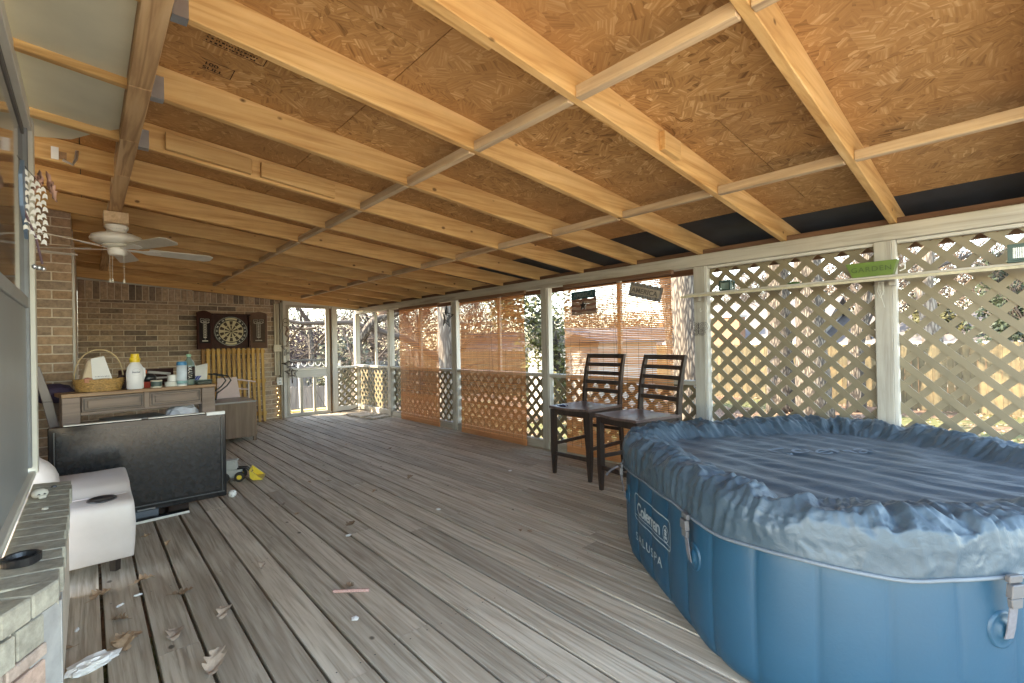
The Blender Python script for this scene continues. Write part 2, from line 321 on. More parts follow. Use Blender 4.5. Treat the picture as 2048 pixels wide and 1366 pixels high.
def tag(o, label=None, cat=None, group=None, kind=None):
    if label: o['label'] = label
    if cat: o['category'] = cat
    if group: o['group'] = group
    if kind: o['kind'] = kind
    return o
def link(name, me, parent=None, loc=(0, 0, 0)):
    o = bpy.data.objects.new(name, me); COL.objects.link(o); o.location = loc
    if parent: o.parent = parent
    return o
def ob(name, g, mat, parent=None, bev=0., smooth=False, origin=None, label=None):
    """mesh object; origin: where its own origin lies (parent space)"""
    if origin is not None:
        g.v = [(v[0] - origin[0], v[1] - origin[1], v[2] - origin[2]) for v in g.v]
    o = link(name, g.mesh(name, mat, bev, smooth), parent, origin or (0, 0, 0))
    if label: o['label'] = label
    return o
def thing(name, label, cat, loc=(0, 0, 0), rz=0., group=None):
    o = bpy.data.objects.new(name, None); COL.objects.link(o); o.location = loc; o.rotation_euler = (0, 0, rz); o.empty_display_size = .1
    return tag(o, label, cat, group)
def copy_tree(o, loc, rz, label, group=None):
    def cp(x, par):
        c = x.copy(); COL.objects.link(c); c.parent = par
        for ch in x.children: cp(ch, c)
        return c
    c = cp(o, None); c.location = loc; c.rotation_euler = (0, 0, rz); c['label'] = label
    if group: c['group'] = group
    return c
def text(body, size, bold=0., spacing=1.):
    cu = bpy.data.curves.new('txt', 'FONT'); cu.body = body; cu.size = size; cu.offset = bold; cu.align_x = 'LEFT'; cu.space_character = spacing; cu.resolution_u = 3
    o = bpy.data.objects.new('txt', cu); COL.objects.link(o); dg = bpy.context.evaluated_depsgraph_get(); dg.update()
    me = bpy.data.meshes.new_from_object(o.evaluated_get(dg)); vs = [tuple(v.co) for v in me.vertices]; fs = [tuple(p.vertices) for p in me.polygons]
    bpy.data.objects.remove(o); bpy.data.curves.remove(cu); bpy.data.meshes.remove(me)
    g = G(); g.add(vs, fs); return g
def scribble(w, rows, h, seed):   # worn print too small to read: rows of short strokes
    rr = random.Random(seed); g = G()
    for k in range(rows):
        x = 0.
        while x < w:
            l_ = rr.uniform(.3, .9) * h * .5; y = -k * h; g.add([(x, y, 0), (x + l_, y, 0), (x + l_, y + h * .5 * rr.uniform(.6, 1), 0), (x, y + h * .5, 0)], [(0, 1, 2, 3)]); x += l_ + rr.uniform(.12, .4) * h
    return g
def width(g): return max(v[0] for v in g.v) - min(v[0] for v in g.v)
def mapg(g, f): g.v = [tuple(f(*v)) for v in g.v]; return g
def Rz(a): return Matrix.Rotation(a, 3, 'Z')

X_P, Y_E, Z0 = 3.81, 8.6, -.85          # screen wall plane, end wall plane, yard level
zb = lambda x: 1.885 + .107 * (3.81 - x)  # underside of the rafters

# ================================================================ SETTING
g = G(); g.add([(-120, -120, Z0), (160, -120, Z0), (160, 160, Z0), (-120, 160, Z0)], [(0, 1, 2, 3)])
tag(ob('yard_ground', g, ground_m), kind='structure')
g = G(); g.add([(-9, -14, Z0 + .012), (12, -14, Z0 + .012), (12, -2.5, Z0 + .012), (-9, -2.5, Z0 + .012)], [(0, 1, 2, 3)])
tag(ob('unseen_bounce_slab', g, simple('pale_bounce_slab', (.50, .48, .44), .85, .12, 2, .1)), kind='structure')  # added out of view: pale slab that bounces sunlight in under the roof
g = G(); g.box((-.98, -6, Z0), (-.80, 8.8, -.06)); tag(ob('underdeck_sun_block', g, mortar_m), kind='structure')  # added unseen wall, keeps sunlight from reaching under the deck
# deck
deck = bpy.data.objects.new('deck', None); COL.objects.link(deck); tag(deck, kind='structure')
g = G()
for y in (-1.9, -.7, .5, 1.7, 2.9, 4.1, 5.3, 6.5, 7.7, 8.75): g.box((-.75, y, -.21), (4.0, y + .04, -.042))
tag(ob('joists', g, redwood, deck), kind='stuff')
for k in range(-6, 27):
    x0 = .044 + .147 * k; x1 = x0 + .1338
    if x1 > 3.96: x1 = 3.96
    ys = -2.4 + R.uniform(0, 2.4); cuts = [-2.4]
    while ys < 8.6: cuts.append(ys); ys += R.choice((2.44, 3.05, 3.66, 4.88))
    cuts.append(8.72)
    if k < -1: cuts = [c for c in cuts if c < 8.7] + [8.72]
    for a, b_ in zip(cuts, cuts[1:]):
        if b_ - a < .1: continue
        dz = R.uniform(-.0022, .0015); s_ = .0012; sk = R.uniform(-.0022, .0022)
        q = lambda z, e: [(x0 + e, a + .003, z), (x1 + sk - e, a + .003, z), (x1 - sk - e, b_, z), (x0 + e, b_, z)]
        g = G(); g.hexa(q(-.04, 0), q(-.0045 + dz, 0)); g.v = g.v; g.hexa(q(-.0045 + dz, .0), q(dz, s_))
        ob('deck_board', g, deckw, deck, origin=((x0 + x1) / 2, (a + b_) / 2, 0))
# screws
g = G()
for k in range(0, 25):
    for y in (1.72, 2.92, 4.12):
        for dx in (.03, .115):
            x = .041 + .147 * k + dx + R.uniform(-.004, .004); yy = y + R.uniform(-.01, .01)
            g.add([(x + .0035 * math.cos(t), yy + .0035 * math.sin(t), .0022) for t in (0, 1.05, 2.1, 3.14, 4.2, 5.25)], [(0, 1, 2, 3, 4, 5)])
tag(ob('screw_heads', g, black_m, deck), kind='stuff')

# ---------------------------------------------------------------- roof
roof = bpy.data.objects.new('patio_roof', None); COL.objects.link(roof); tag(roof, kind='structure')
YR = []
for i in range(-1, 13):
    YR.append((.565 + .655 * i, .615 + .632 * i))   # at X=1.45, X=3.75
YR[-1] = (8.40, 8.18)
for (ya, yb) in YR:
    sl_ = (yb - ya) / 2.3; yc = lambda x: ya + sl_ * (x - 1.45)
    xa, xb = -1.0, 4.2; jt = R.uniform(-.004, .004)
    q0 = [(xa, yc(xa) - .019, zb(xa) + jt), (xb, yc(xb) - .019, zb(xb)), (xb, yc(xb) + .019, zb(xb)), (xa, yc(xa) + .019, zb(xa) + jt)]
    q1 = [(x, y, z + .14) for x, y, z in q0]
    g = G(); g.hexa(q0, q1); ob('rafter', g, pine[0], roof, bev=.003, origin=(1.5, ya, zb(1.5)))
def yat(i, x): ya, yb = YR[i]; return ya + (yb - ya) / 2.3 * (x - 1.45)
for xc, m_ in ((1.45, pine_grey[1]), (2.69, pine_grey[1])):
    for i in range(len(YR) - 1):
        y0 = yat(i, xc) + .021; y1 = yat(i + 1, xc) - .021; dz = R.uniform(-.004, .003)
        g = G(); g.box((xc - .019, y0, zb(xc) + dz - .002), (xc + .019, y1, zb(xc) + .044)); ob('blocking', g, m_, roof, bev=.002, origin=(xc, (y0 + y1) / 2, zb(xc)))
# sheathing
for x0, x1, m_ in ((-.98, -.02, osb_m), (-.02, 1.0, osb_m), (1.0, 2.2, osb_m), (2.2, 3.4, osb_m), (3.4, 4.3, tar_m)):
    if x0 == 3.4:
        for xa, xb, ya, yb, mm in ((3.4, 3.70, -.45, 1.24, osb_m), (3.70, 4.3, -.45, 1.24, tar_m)):
            q = lambda d: [(xa + .002, ya, zb(xa) + .141 + d), (xb, ya, zb(xb) + .141 + d), (xb, yb, zb(xb) + .141 + d), (xa + .002, yb, zb(xa) + .141 + d)]
            g = G(); g.hexa(q(0), q(.012)); ob('sheathing_panel', g, mm, roof, origin=(xa, ya, zb(xa)))
    y = -.25 + {1.0: 0, 2.2: -1.2}.get(x0, -.6)
    if x0 == 3.4: y = 1.244
    while y < 8.7:
        a = max(y, -.45); b_ = min(y + 2.44, 8.62)
        if b_ > a:
            e = .0022; q = lambda d: [(x0 + e, a + e, zb(x0) + .141 + d), (x1 - e, a + e, zb(x1) + .141 + d), (x1 - e, b_ - e, zb(x1) + .141 + d), (x0 + e, b_ - e, zb(x0) + .141 + d)]
            g = G(); g.hexa(q(0), q(.012)); ob('sheathing_panel', g, m_, roof, origin=((x0 + x1) / 2, (a + b_) / 2, zb(x0)))
        y += 2.44
g = G(); q = lambda d: [(-1.1, -.6, zb(-1.1) + .156 + d), (4.4, -.6, zb(4.4) + .156 + d), (4.4, 8.75, zb(4.4) + .156 + d), (-1.1, 8.75, zb(-1.1) + .156 + d)]
g.hexa(q(0), q(.02)); ob('roof_covering', g, tar_m, roof)
# extra sister pieces seen on rafters
for i, xa, xb, side in ((1, .75, 1.05, 1), (1, 2.05, 2.2, -1), (4, .33, .75, -1), (4, .8, 1.25, -1)):
    y = yat(i + 1, (xa + xb) / 2) + side * .036; g = G()
    g.hexa([(xa, y - .016, zb(xa) + .015), (xb, y - .016, zb(xb) + .015), (xb, y + .016, zb(xb) + .015), (xa, y + .016, zb(xa) + .015)],
           [(xa, y - .016, zb(xa) + .105), (xb, y - .016, zb(xb) + .105), (xb, y + .016, zb(xb) + .105), (xa, y + .016, zb(xa) + .105)])
    ob('scab_board', g, pine[0], roof, bev=.002, origin=(xa, y, zb(xa)))
# beam on the house side, in lengths
for a, b_ in ((-.3, 2.46), (2.465, 3.12), (3.125, 3.77), (3.775, 8.4)):
    g = G(); g.box((.137, a, zb(.2) - .012), (.214, b_, zb(.2) + .10)); ob('ledger_beam', g, ply_beam, roof, bev=.002, origin=(.17, a, 2.25))
for i in (3, 4, 5):
    y = yat(i, .23); x = .216; g = G()
    for s_ in (-1, 1): g.box((x, y + s_ * .0215, zb(x) - .006), (x + .045, y + s_ * .0235, zb(x) + .09))
    g.box((x, y - .0235, zb(x) - .008), (x + .045, y + .0235, zb(x) - .005)); ob('joist_hanger', g, metal_m, roof)
# soffit sheet left of the beam
g = G(); zs = lambda x: zb(x) + .035
poly = [(-.9, -.4), (.135, -.4), (.135, 3.13), (.05, 3.28), (-.05, 3.5), (-.2, 3.62), (-.9, 3.62)]
g.prism(poly, 0, .012, lambda u, v, d: (u, v, zs(u) + d)); ob('soffit_sheet', g, greenpaint, roof)
for i in range(-1, 0): pass
# fascia and rafter tail boards outside
g = G(); g.box((4.22, -.45, 1.79), (4.26, 8.7, 1.985)); ob('fascia_board', g, redwood, roof)
# print stamps on the sheathing
def stamp(lines, x, y, size, rz, box=None):
    g = G(); yy = 0
    for t in lines:
        tg = text(t, size, .0006) if t else scribble(box[0] * .85 if box else .12, 1, size, len(g.v)); g.add([(v[0], v[1] + yy, 0) for v in tg.v], tg.f); yy -= size * 1.05
    if box:
        w, h = box
        for a, b_ in (((-.01, .04), (w, .043)), ((-.01, -h), (w, -h + .003)), ((w - .003, -h), (w, .043))): g.add([(a[0], a[1], 0), (b_[0], a[1], 0), (b_[0], b_[1], 0), (a[0], b_[1], 0)], [(0, 1, 2, 3)])
    c, s_ = math.cos(rz), math.sin(rz)
    mapg(g, lambda u, v, w_: (x + u * c + v * s_, y + u * s_ - v * c, 0)); mapg(g, lambda u, v, w_: (u, v, zb(u) + .1385))
    ob('panel_stamp', g, darkink, roof)
stamp(['', '', '', ''], .36, 2.10, .022, 0., (.21, .08)); stamp(['100', 'SULL'], .38, 2.35, .036, 0., (.11, .05))
stamp(['', ''], .30, 2.72, .022, 0.)

# ---------------------------------------------------------------- screen wall structure
def framing(name, label, box, mat, bev=.004, cat='post', group=None):
    g = G(); g.box(box[0], box[1]); c = [(box[0][i] + box[1][i]) / 2 for i in range(3)]; c[2] = box[0][2]
    o = ob(name, g, mat, bev=bev, origin=tuple(c)); tag(o, label, cat, group); return o
g = G(); g.box((3.765, -.4, 1.785), (3.86, 8.66, 1.883)); tag(ob('top_plate', g, greyw[1], bev=.004, origin=(3.8, 4, 1.8)), 'long pale grey header beam along the top of the screened side', 'beam')
g = G(); g.box((3.80, -.4, 1.886), (3.84, 8.6, 1.925)); tag(ob('nailer_board', g, redwood, bev=.002, origin=(3.8, 4, 1.88)), 'brown nailing strip on top of the pale header beam', 'board')
for i in range(-1, 12):
    pass
postY = [(8.66, 'grey corner post where the screened wall meets the door wall'), (7.31, 'grey post left of the leftmost blind'), (5.42, 'grey post with the hanging metal star'),
         (3.675, 'grey post between the two nearer blinds'), (1.885, 'wide grey post at the left edge of the tall lattice'), (.669, 'wide weathered post between the two tall lattice panels'), (-.75, 'post at the right edge of the tall lattice, outside the frame')]
for i, (y, lb) in enumerate(postY):
    w = .045
    t = thing('patio_post', lb, 'post', (3.81, y, 0), group='posts of the screened side')
    g = G(); g.box((-.045, -w, .0), (.045, w, 1.783)); ob('post', g, greyw[2], t, bev=.004)
    if i in (2, 3, 4, 5):
        g = G(); g.box((-.038, -w - .021, .09 if i > 3 else .10), (.03, -w - .001, 1.783)); ob('side_trim', g, whitew[2], t, bev=.002)
# kick plates, rails, mullions
bays = list(zip(postY[1:], postY[:-1]))
for i, ((y1, _), (y0, __)) in enumerate(bays):
    lowhi = i < 4
    nm = ['bay next to the corner', 'bay of the leftmost blind', 'bay of the middle blind', 'bay behind the two bar chairs', 'bay of the left tall lattice', 'bay of the right tall lattice'][i]
    g = G(); g.box((3.785, y1 + .047, .001), (3.85, y0 - .047, .095)); tag(ob('kick_board', g, greyw[1], bev=.003, origin=(3.8, y1, 0)), 'grey bottom board on the deck in the ' + nm, 'board')
    if lowhi:
        g = G(); g.box((3.775, y1 + .047, .80), (3.86, y0 - .047, .838)); tag(ob('mid_rail', g, greyw[1], bev=.003, origin=(3.8, y1, .8)), 'grey waist rail above the lattice in the ' + nm, 'rail')
        ym = [7.98, 6.44, 4.55, 2.74][i]
        g = G(); g.box((3.85, ym - .02, .84), (3.888, ym + .02, 1.785)); tag(ob('mullion', g, greyw[2], bev=.002, origin=(3.87, ym, .84)), 'thin upright above the rail in the ' + nm, 'mullion')

def clip(poly, box):
    (u0, v0), (u1, v1) = box
    for ax, val, sgn in ((0, u0, 1), (0, u1, -1), (1, v0, 1), (1, v1, -1)):
        out = []
        for i in range(len(poly)):
            a, b_ = poly[i], poly[(i + 1) % len(poly)]; da = (a[ax] - val) * sgn; db = (b_[ax] - val) * sgn
            if da >= 0: out.append(a)
            if (da >= 0) != (db >= 0):
                t = da / (da - db); out.append((a[0] + (b_[0] - a[0]) * t, a[1] + (b_[1] - a[1]) * t))
        poly = out
        if len(poly) < 3: return []
    return poly
def lattice(label, y0, y1, z0, z1, x, diag=.143, sw=.040, f=None, off=0.):
    t = thing('lattice_panel', label, 'lattice', (x, y0, z0) if f is None else f(0, 0, 0))
    W, H = y1 - y0, z1 - z0; hw = sw / math.sqrt(2)
    for layer, sg in ((0, 1), (1, -1)):
        c = -H if sg == 1 else 0; c += off
        while c < (W if sg == 1 else W + H):
            # line u - c = sg*v
            a = (c - hw, 0 - .0), (c + hw, 0), (c + hw + sg * H, H), (c - hw + sg * H, H)
            p = clip(list(a), ((0, 0), (W, H)))
            if len(p) >= 3:
                area = abs(sum(p[k][0] * p[(k + 1) % len(p)][1] - p[(k + 1) % len(p)][0] * p[k][1] for k in range(len(p)))) / 2
                if area > .0006:
                    g = G(); d0, d1 = (layer * .0075, layer * .0075 + .007)
                    if f is None: g.prism(p, d0, d1, lambda u, v, d: (d, u, v))
                    else: g.prism(p, d0, d1, lambda u, v, d: tuple(Vector(f(u, v, d)) - Vector(f(0, 0, 0))))
                    ob('lattice_strip', g, lattice_m, t)
            c += diag
    return t
lattice('brown lattice below the rail beside the corner post', 7.36, 8.61, .095, .80, 3.835)
lattice('brown lattice below the rail behind the leftmost blind', 5.47, 7.26, .095, .80, 3.835, off=.05)
lattice('brown lattice below the rail behind the middle blind', 3.725, 5.37, .095, .80, 3.835, off=.02)
lattice('brown lattice below the rail behind the bar chairs', 1.935, 3.625, .095, .80, 3.835, off=.09)
lattice('tall tan lattice between the two wide posts, behind the green tin box', .716, 1.838, .095, 1.785, 3.825, off=.03)
lattice('tall tan lattice at the right edge, right of the weathered post', -.70, .622, .095, 1.785, 3.825, off=.06)
for y0, y1, lb in ((.714, 1.818, 'pale trim under the header over the left tall lattice'), (-.70, .60, 'pale trim under the header over the right tall lattice')):
    g = G(); g.box((3.79, y0, 1.762), (3.822, y1, 1.784)); tag(ob('trim_strip', g, whitew[1], bev=.002, origin=(3.8, y0, 1.76)), lb, 'trim')

# ---------------------------------------------------------------- bamboo blinds
def blind(label, y0, y1, zt, zbm, slit=.0062, pitch=.0148):
    t = thing('bamboo_blind', label, 'blind', (3.715, y0, zbm), group='bamboo roll blinds'); W = y1 - y0; H = zt - zbm
    g = G(); n = int((H - .07) / pitch)
    for k in range(n):
        z = .07 + k * pitch; j = R.uniform(-.0012, .0012); xo = .006 * math.sin(k * .05) + R.uniform(-.001, .001)
        g.box((xo, R.uniform(-.004, .004), z + j), (xo + .0022, W + R.uniform(-.004, .004), z + j + pitch - slit * R.uniform(.6, 1.35) * (1 if z > .42 else .45)))
    tag(ob('slat_sheet', g, bamboo_m, t), kind='stuff')
    g = G()
    for k in range(9):
        y = (k + .5) * W / 9 + R.uniform(-.02, .02); g.box((-.0016, y - .0012, 0), (-.0004, y + .0012, H))
    ob('weave_cord', g, redwood, t)
    g = G(); g.box((-.002, 0, .0), (.010, W, .068)); ob('bottom_rail', g, bamboo_m, t, bev=.003)
    g = G(); g.box((-.01, -.01, H), (.028, W + .01, H + .035)); ob('head_rail', g, redwood, t, bev=.003)
    g = G(); g.tube([(-.008, W * .5, H), (-.010, W * .46, H * .6), (-.008, W * .44, H * .25)], .002, 5); ob('pull_cord', g, redwood, t)
    return t
blind('bamboo blind farthest away, nearest the corner', 5.72, 6.83, 1.745, .015, .0056)
blind('middle bamboo blind, lit orange at its foot, between two grey posts', 3.93, 5.19, 1.745, .01, .0060)
blind('nearest bamboo blind, behind the two bar chairs, carrying two metal signs', 2.10, 3.32, 1.745, .04, .0068, .0162)

# ---------------------------------------------------------------- end wall: brick
def brickwall(t, u0, u1, zlo, zhi, f, mat, bl=.254, ch=.0765, seed=1, shift=0., name='brick'):
    rr = random.Random(seed); protos = {}
    k = 0; z = zlo
    while z + .03 < zhi:
        off = (bl / 2 if k % 2 else 0) + shift; u = u0 - bl + (off % bl)
        h = min(ch - .010, zhi - z)
        while u < u1:
            a = max(u + .005, u0); b_ = min(u + bl - .005, u1)
            if b_ - a > .03:
                key = (round(b_ - a, 3), round(h, 3))
                if key not in protos:
                    g = G(); g.box((-(b_ - a) / 2, 0, 0), ((b_ - a) / 2, .03, h)); 
                    g.v = [f(*v) for v in g.v]; o0 = Vector(f(0, 0, 0)); g.v = [tuple(Vector(v) - o0) for v in g.v]
                    protos[key] = g.mesh(name, mat, .003)
                P = f((a + b_) / 2, rr.uniform(-.002, .002), z + rr.uniform(-.001, .001))
                o = link(name, protos[key], t, P)
            u += bl
        z += ch; k += 1
wall = thing('brick_wall', 'brown brick end wall behind the desk and the dartboard', 'wall', (0, 0, 0))
ztop = lambda x: 2.148 - .0635 * x
g = G(); g.hexa([(-.09, Y_E + .008, -.05), (2.44, Y_E + .008, -.05), (2.44, Y_E + .15, -.05), (-.09, Y_E + .15, -.05)], [(-.09, Y_E + .008, 2.15), (2.44, Y_E + .008, 1.99), (2.44, Y_E + .15, 1.99), (-.09, Y_E + .15, 2.15)])
ob('mortar_backing', g, mortar_m, wall)
brickwall(wall, -.09, 2.43, .02, 1.89, lambda u, d, z: (u, Y_E + d, z), brick_m, seed=4, shift=-.03)
k = 0; x = -.085
while x < 2.40:
    g = G(); h = ztop(x + .03) - 1.9; g.box((-.0335, 0, 0), (.0335, .03, h)); me = g.mesh('soldier_brick', brick_m, .003)
    link('soldier_brick', me, wall, (x + .035, Y_E + R.uniform(-.002, .002), 1.897)); x += .0765
g = G(); g.hexa([(-.1, Y_E - .022, 2.152), (1.2, Y_E - .022, 2.07), (1.2, Y_E + .03, 2.07), (-.1, Y_E + .03, 2.152)], [(-.1, Y_E - .022, 2.19), (1.2, Y_E - .022, 2.085), (1.2, Y_E + .03, 2.085), (-.1, Y_E + .03, 2.19)])
ob('frieze_trim', g, whitew[0], wall)
# lowest boards over the end wall
g = G(); f_ = lambda x: 2.165 - .078 * x
g.hexa([(-.1, 8.50, f_(-.1)), (3.8, 8.50, f_(3.8)), (3.8, 8.54, f_(3.8)), (-.1, 8.54, f_(-.1))], [(-.1, 8.50, f_(-.1) + .14), (3.8, 8.50, 2.0), (3.8, 8.54, 2.0), (-.1, 8.54, f_(-.1) + .14)])
ob('end_rafter', g, pine[0], roof, bev=.003, origin=(1.5, 8.5, 2.1))
g = G(); g.hexa([(-.1, 8.62, 2.0), (3.8, 8.62, 1.875), (3.8, 8.66, 1.875), (-.1, 8.66, 2.0)], [(-.1, 8.62, 2.45), (3.8, 8.62, 2.03), (3.8, 8.66, 2.03), (-.1, 8.66, 2.45)]); ob('gable_board', g, redwood, roof)
# pier
pier = thing('brick_pier', 'tan brick return of the house wall at far left, behind the desk', 'wall', (0, 0, 0))
g = G(); g.box((-1.3, 5.508, -.05), (-.092, 5.65, 2.42)); g.box((-.30, 5.65, -.05), (-.093, 8.85, 2.4)); ob('mortar_backing', g, mortar_m, pier)
brickwall(pier, -.85, -.09, .02, 2.42, lambda u, d, z: (u, 5.5 + d, z), pier_m, seed=9, bl=.254, ch=.0765)
g = G(); g.box((-.088, 5.51, .80), (-.072, 5.545, 2.02)); ob('corner_bead', g, whitew[2], pier, origin=(-.08, 5.5, .8))
g = G(); g.hexa([(-.85, 5.47, 2.03), (-.05, 5.47, 2.0), (-.05, 5.5, 2.0), (-.85, 5.5, 2.03)], [(-.85, 5.47, 2.045), (-.05, 5.47, 2.012), (-.05, 5.5, 2.012), (-.85, 5.5, 2.045)]); ob('trim_strip', g, whitew[0], pier)
hw_ = thing('house_wall', 'brick house wall behind the window bay at far left', 'wall', (-.62, 4.4, 0))
g = G(); g.box((-.1, -1.05, -.05), (0, 1.1, 2.42)); ob('wall', g, pier_m, hw_)

# ---------------------------------------------------------------- door wall
dw = thing('screen_door', 'pale grey wooden screen door with a mid rail and three lower bars', 'door', (2.88, 8.52, 0))
def dpart(name, x0, x1, z0, z1, m_, y0=-.02, y1=.02, par=dw, bev=.003, lab=None):
    g = G(); g.box((x0 - 2.88, y0, z0), (x1 - 2.88, y1, z1)); return ob(name, g, m_, par, bev=bev, origin=((x0 + x1) / 2 - 2.88, 0, z0), label=lab)
dpart('stile', 2.505, 2.555, .03, 1.90, greyw[2]); dpart('stile', 3.17, 3.235, .03, 1.90, greyw[2])
dpart('top_rail', 2.556, 3.169, 1.855, 1.90, greyw[0]); dpart('mid_rail', 2.556, 3.169, .66, .80, whitew[0]); dpart('bottom_rail', 2.556, 3.169, .03, .06, whitew[0])
dpart('cap_strip', 2.556, 3.169, .802, .825, greyw[0], -.028, .0)
for x in (2.745, 2.965): dpart('bar', x - .022, x + .022, .061, .659, greyw[2])
g = G(); g.tube([(.0, .03, .63), (.06 * 0 + .30, .03, .07)], .004, 6); ob('brace_rod', g, black_m, dw)
fr = thing('door_frame', 'pale grey frame and jambs round the screen door', 'frame', (2.88, 8.58, 0))
dpart('jamb', 2.45, 2.50, 0, 1.95, whitew[2], -.09, .05, fr); dpart('jamb', 2.42, 2.449, 0, 1.93, greyw[2], -.05, .06, fr)
dpart('jamb', 3.24, 3.272, 0, 1.90, redwood, -.05, .05, fr); dpart('jamb', 3.275, 3.37, 0, 1.90, whitew[2], -.09, .05, fr)
g = G(); g.hexa([(2.51 - 2.88, -.07, 1.902), (3.80 - 2.88, -.07, 1.845), (3.80 - 2.88, .0, 1.845), (2.51 - 2.88, .0, 1.902)], [(2.45 - 2.88, -.07, 1.975), (3.80 - 2.88, -.07, 1.885), (3.80 - 2.88, 0, 1.885), (2.45 - 2.88, 0, 1.975)]); ob('head_board', g, whitew[0], fr, origin=(0, 0, 1.9))
dpart('side_rail', 3.372, 3.76, .79, .825, whitew[0], -.06, .0, fr); dpart('side_kick', 3.372, 3.76, .0, .10, whitew[0], -.06, .0, fr); dpart('threshold', 2.50, 3.274, .0, .028, whitew[0], -.06, .05, fr)
lattice('small lattice panel between the screen door and the corner post', 3.372, 3.76, .10, .79, 0, f=lambda u, v, d: (3.372 + u, 8.55 + d, .10 + v))
# conduit, switch, outlet
t = thing('wire_conduit', 'ridged tan cable channel on the wall left of the door', 'conduit', (2.37, 8.57, .72))
for k in range(3):
    g = G(); g.box((-.035 + k * .026, -.02, 0), (-.013 + k * .026, .02, 1.2)); ob('channel', g, [cream_m, simple('tan_channel', (.42, .35, .25), .5), cream_m][k], t, bev=.003)
t = thing('switch_box', 'cream light switch box on the cable channel', 'switch', (2.37, 8.53, 1.115))
g = G(); g.box((-.06, -.03, 0), (.06, .02, .115)); ob('plate', g, cream_m, t, bev=.006); g = G(); g.box((-.008, -.04, .045), (.008, -.028, .07)); ob('toggle', g, ink_m, t)
t = thing('outlet_box', 'white power outlet low on the left door jamb', 'outlet', (2.395, 8.53, .555))
g = G(); g.box((-.045, -.02, 0), (.045, .02, .13)); ob('plate', g, white_m, t, bev=.004)
for z in (.035, .085): g = G(); g.box((-.014, -.023, z - .014), (.014, -.019, z + .014)); ob('socket', g, simple('outlet_grey', (.35, .35, .36), .4), t)
t = thing('string_lights', 'short string of warm fairy lights hanging beside the outlet', 'lights', (2.375, 8.57, .02))
g = G(); pts = [(.01 * math.sin(k), 0, k * .05) for k in range(11)]; g.tube(pts, .002, 5); ob('wire', g, black_m, t)
em, nt, b = newmat('warm_bulb'); b.inputs['Emission Color'].default_value = (1, .75, .35, 1); b.inputs['Emission Strength'].default_value = 1.6; b.inputs['Base Color'].default_value = (.9, .8, .5, 1)
g0 = G(); g0.lathe([(.001, -.006), (.006, 0), (.001, .006)], 6); me = g0.mesh('bulb', em)
for k in range(7): link('bulb', me, t, (.012 * math.sin(k * 2), -.006, .03 + k * .075))

# ---------------------------------------------------------------- house window bay at left
bay = thing('window_bay', 'ivory framed window on a brick sill at the left edge', 'window', (-.2, 3.3, .57))
def bp(name, a, b_, m_, bev=.003, par=None, org=None):
    o_ = (-.2, 3.3, .57); g = G(); g.box(tuple(a[i] - o_[i] for i in range(3)), tuple(b_[i] - o_[i] for i in range(3))); return ob(name, g, m_, par or bay, bev=bev)
bp('jamb', (-.235, 3.31, .585), (-.187, 3.395, 2.335), frame_m); bp('jamb', (-.235, 3.27, .62), (-.205, 3.309, 2.30), simple('grey_gasket', (.2, .21, .22), .5))
bp('top_rail', (-.235, 1.0, 2.27), (-.19, 3.308, 2.335), frame_m); bp('top_rail', (-.24, 1.0, 2.235), (-.215, 3.269, 2.268), simple('dark_rail_strip', (.1, .1, .1), .5))  # second piece is a thin dark strip just below the top rail
bp('glass_pane', (-.225, 1.0, 1.45), (-.221, 3.268, 2.234), glass_m, 0); bp('mid_rail', (-.232, 1.0, 1.395), (-.208, 3.268, 1.448), simple('grey_rail', (.27, .28, .28), .4))
bp('lower_panel', (-.226, 1.0, .60), (-.218, 3.268, 1.393), panel_m, 0); bp('sill_rail', (-.24, 1.0, .572), (-.195, 3.40, .60), frame_m)
t = thing('brick_sill', 'grey green brick ledge under the left window with a battered corner', 'ledge', (-.13, 2.6, 0))
y = 1.80; k = 0
while y < 3.12:
    h = .0935; e = R.uniform(-.004, .004)
    g = G(); g.hexa([(-.194, y + .004, .50), (-.062 + e, y + .004, .49), (-.062 + e, y + h + .0005, .49), (-.194, y + h + .0005, .50)], [(-.194, y + .004, .568), (-.062 + e, y + .004, .5585 + R.uniform(-.001, .001)), (-.062 + e, y + h + .0005, .558), (-.194, y + h + .0005, .568)])
    g.v = [(v[0] + .13, v[1] - 2.6, v[2]) for v in g.v]; ob('sill_brick', g, sill_m, t, bev=.0015, origin=(.0, y - 2.6, .53)); y += .0958
dirc = Vector((-.52, -.85, 0)); nrm = Vector((.85, -.52, 0))
for k in range(4):
    p = Vector((-.063, 1.80, 0)) + dirc * (k * .094); w = .088
    q = [p, p + dirc * w, p + dirc * w - nrm * .19, p - nrm * .16]
    g = G(); g.hexa([(v.x + .13, v.y - 2.6, .50) for v in q][::-1], [(v.x + .13, v.y - 2.6, .560) for v in q][::-1]); ob('sill_brick', g, sill_m, t, bev=.004, origin=(p.x + .13, p.y - 2.6, .53))
g = G(); g.box((-.19 + .13, 1.80 - 2.6, .0), (-.075 + .13, 3.12 - 2.6, .489)); pp = [Vector((-.08, 1.80, 0)), Vector((-.08, 1.80, 0)) + dirc * .7]
g.hexa([(pp[0].x + .13, pp[0].y - 2.6, 0), (pp[0].x + .13 - .16, pp[0].y - 2.6 + .1, 0), (pp[1].x + .13 - .16, pp[1].y - 2.6 + .1, 0), (pp[1].x + .13, pp[1].y - 2.6, 0)], [(pp[0].x + .13, pp[0].y - 2.6, .495), (pp[0].x + .13 - .16, pp[0].y - 2.6 + .1, .495), (pp[1].x + .13 - .16, pp[1].y - 2.6 + .1, .495), (pp[1].x + .13, pp[1].y - 2.6, .495)])
g.box((-.19 + .13, 1.82 - 2.6, .49), (-.068 + .13, 3.10 - 2.6, .5545)); ob('mortar_backing', g, mortar_m, t)
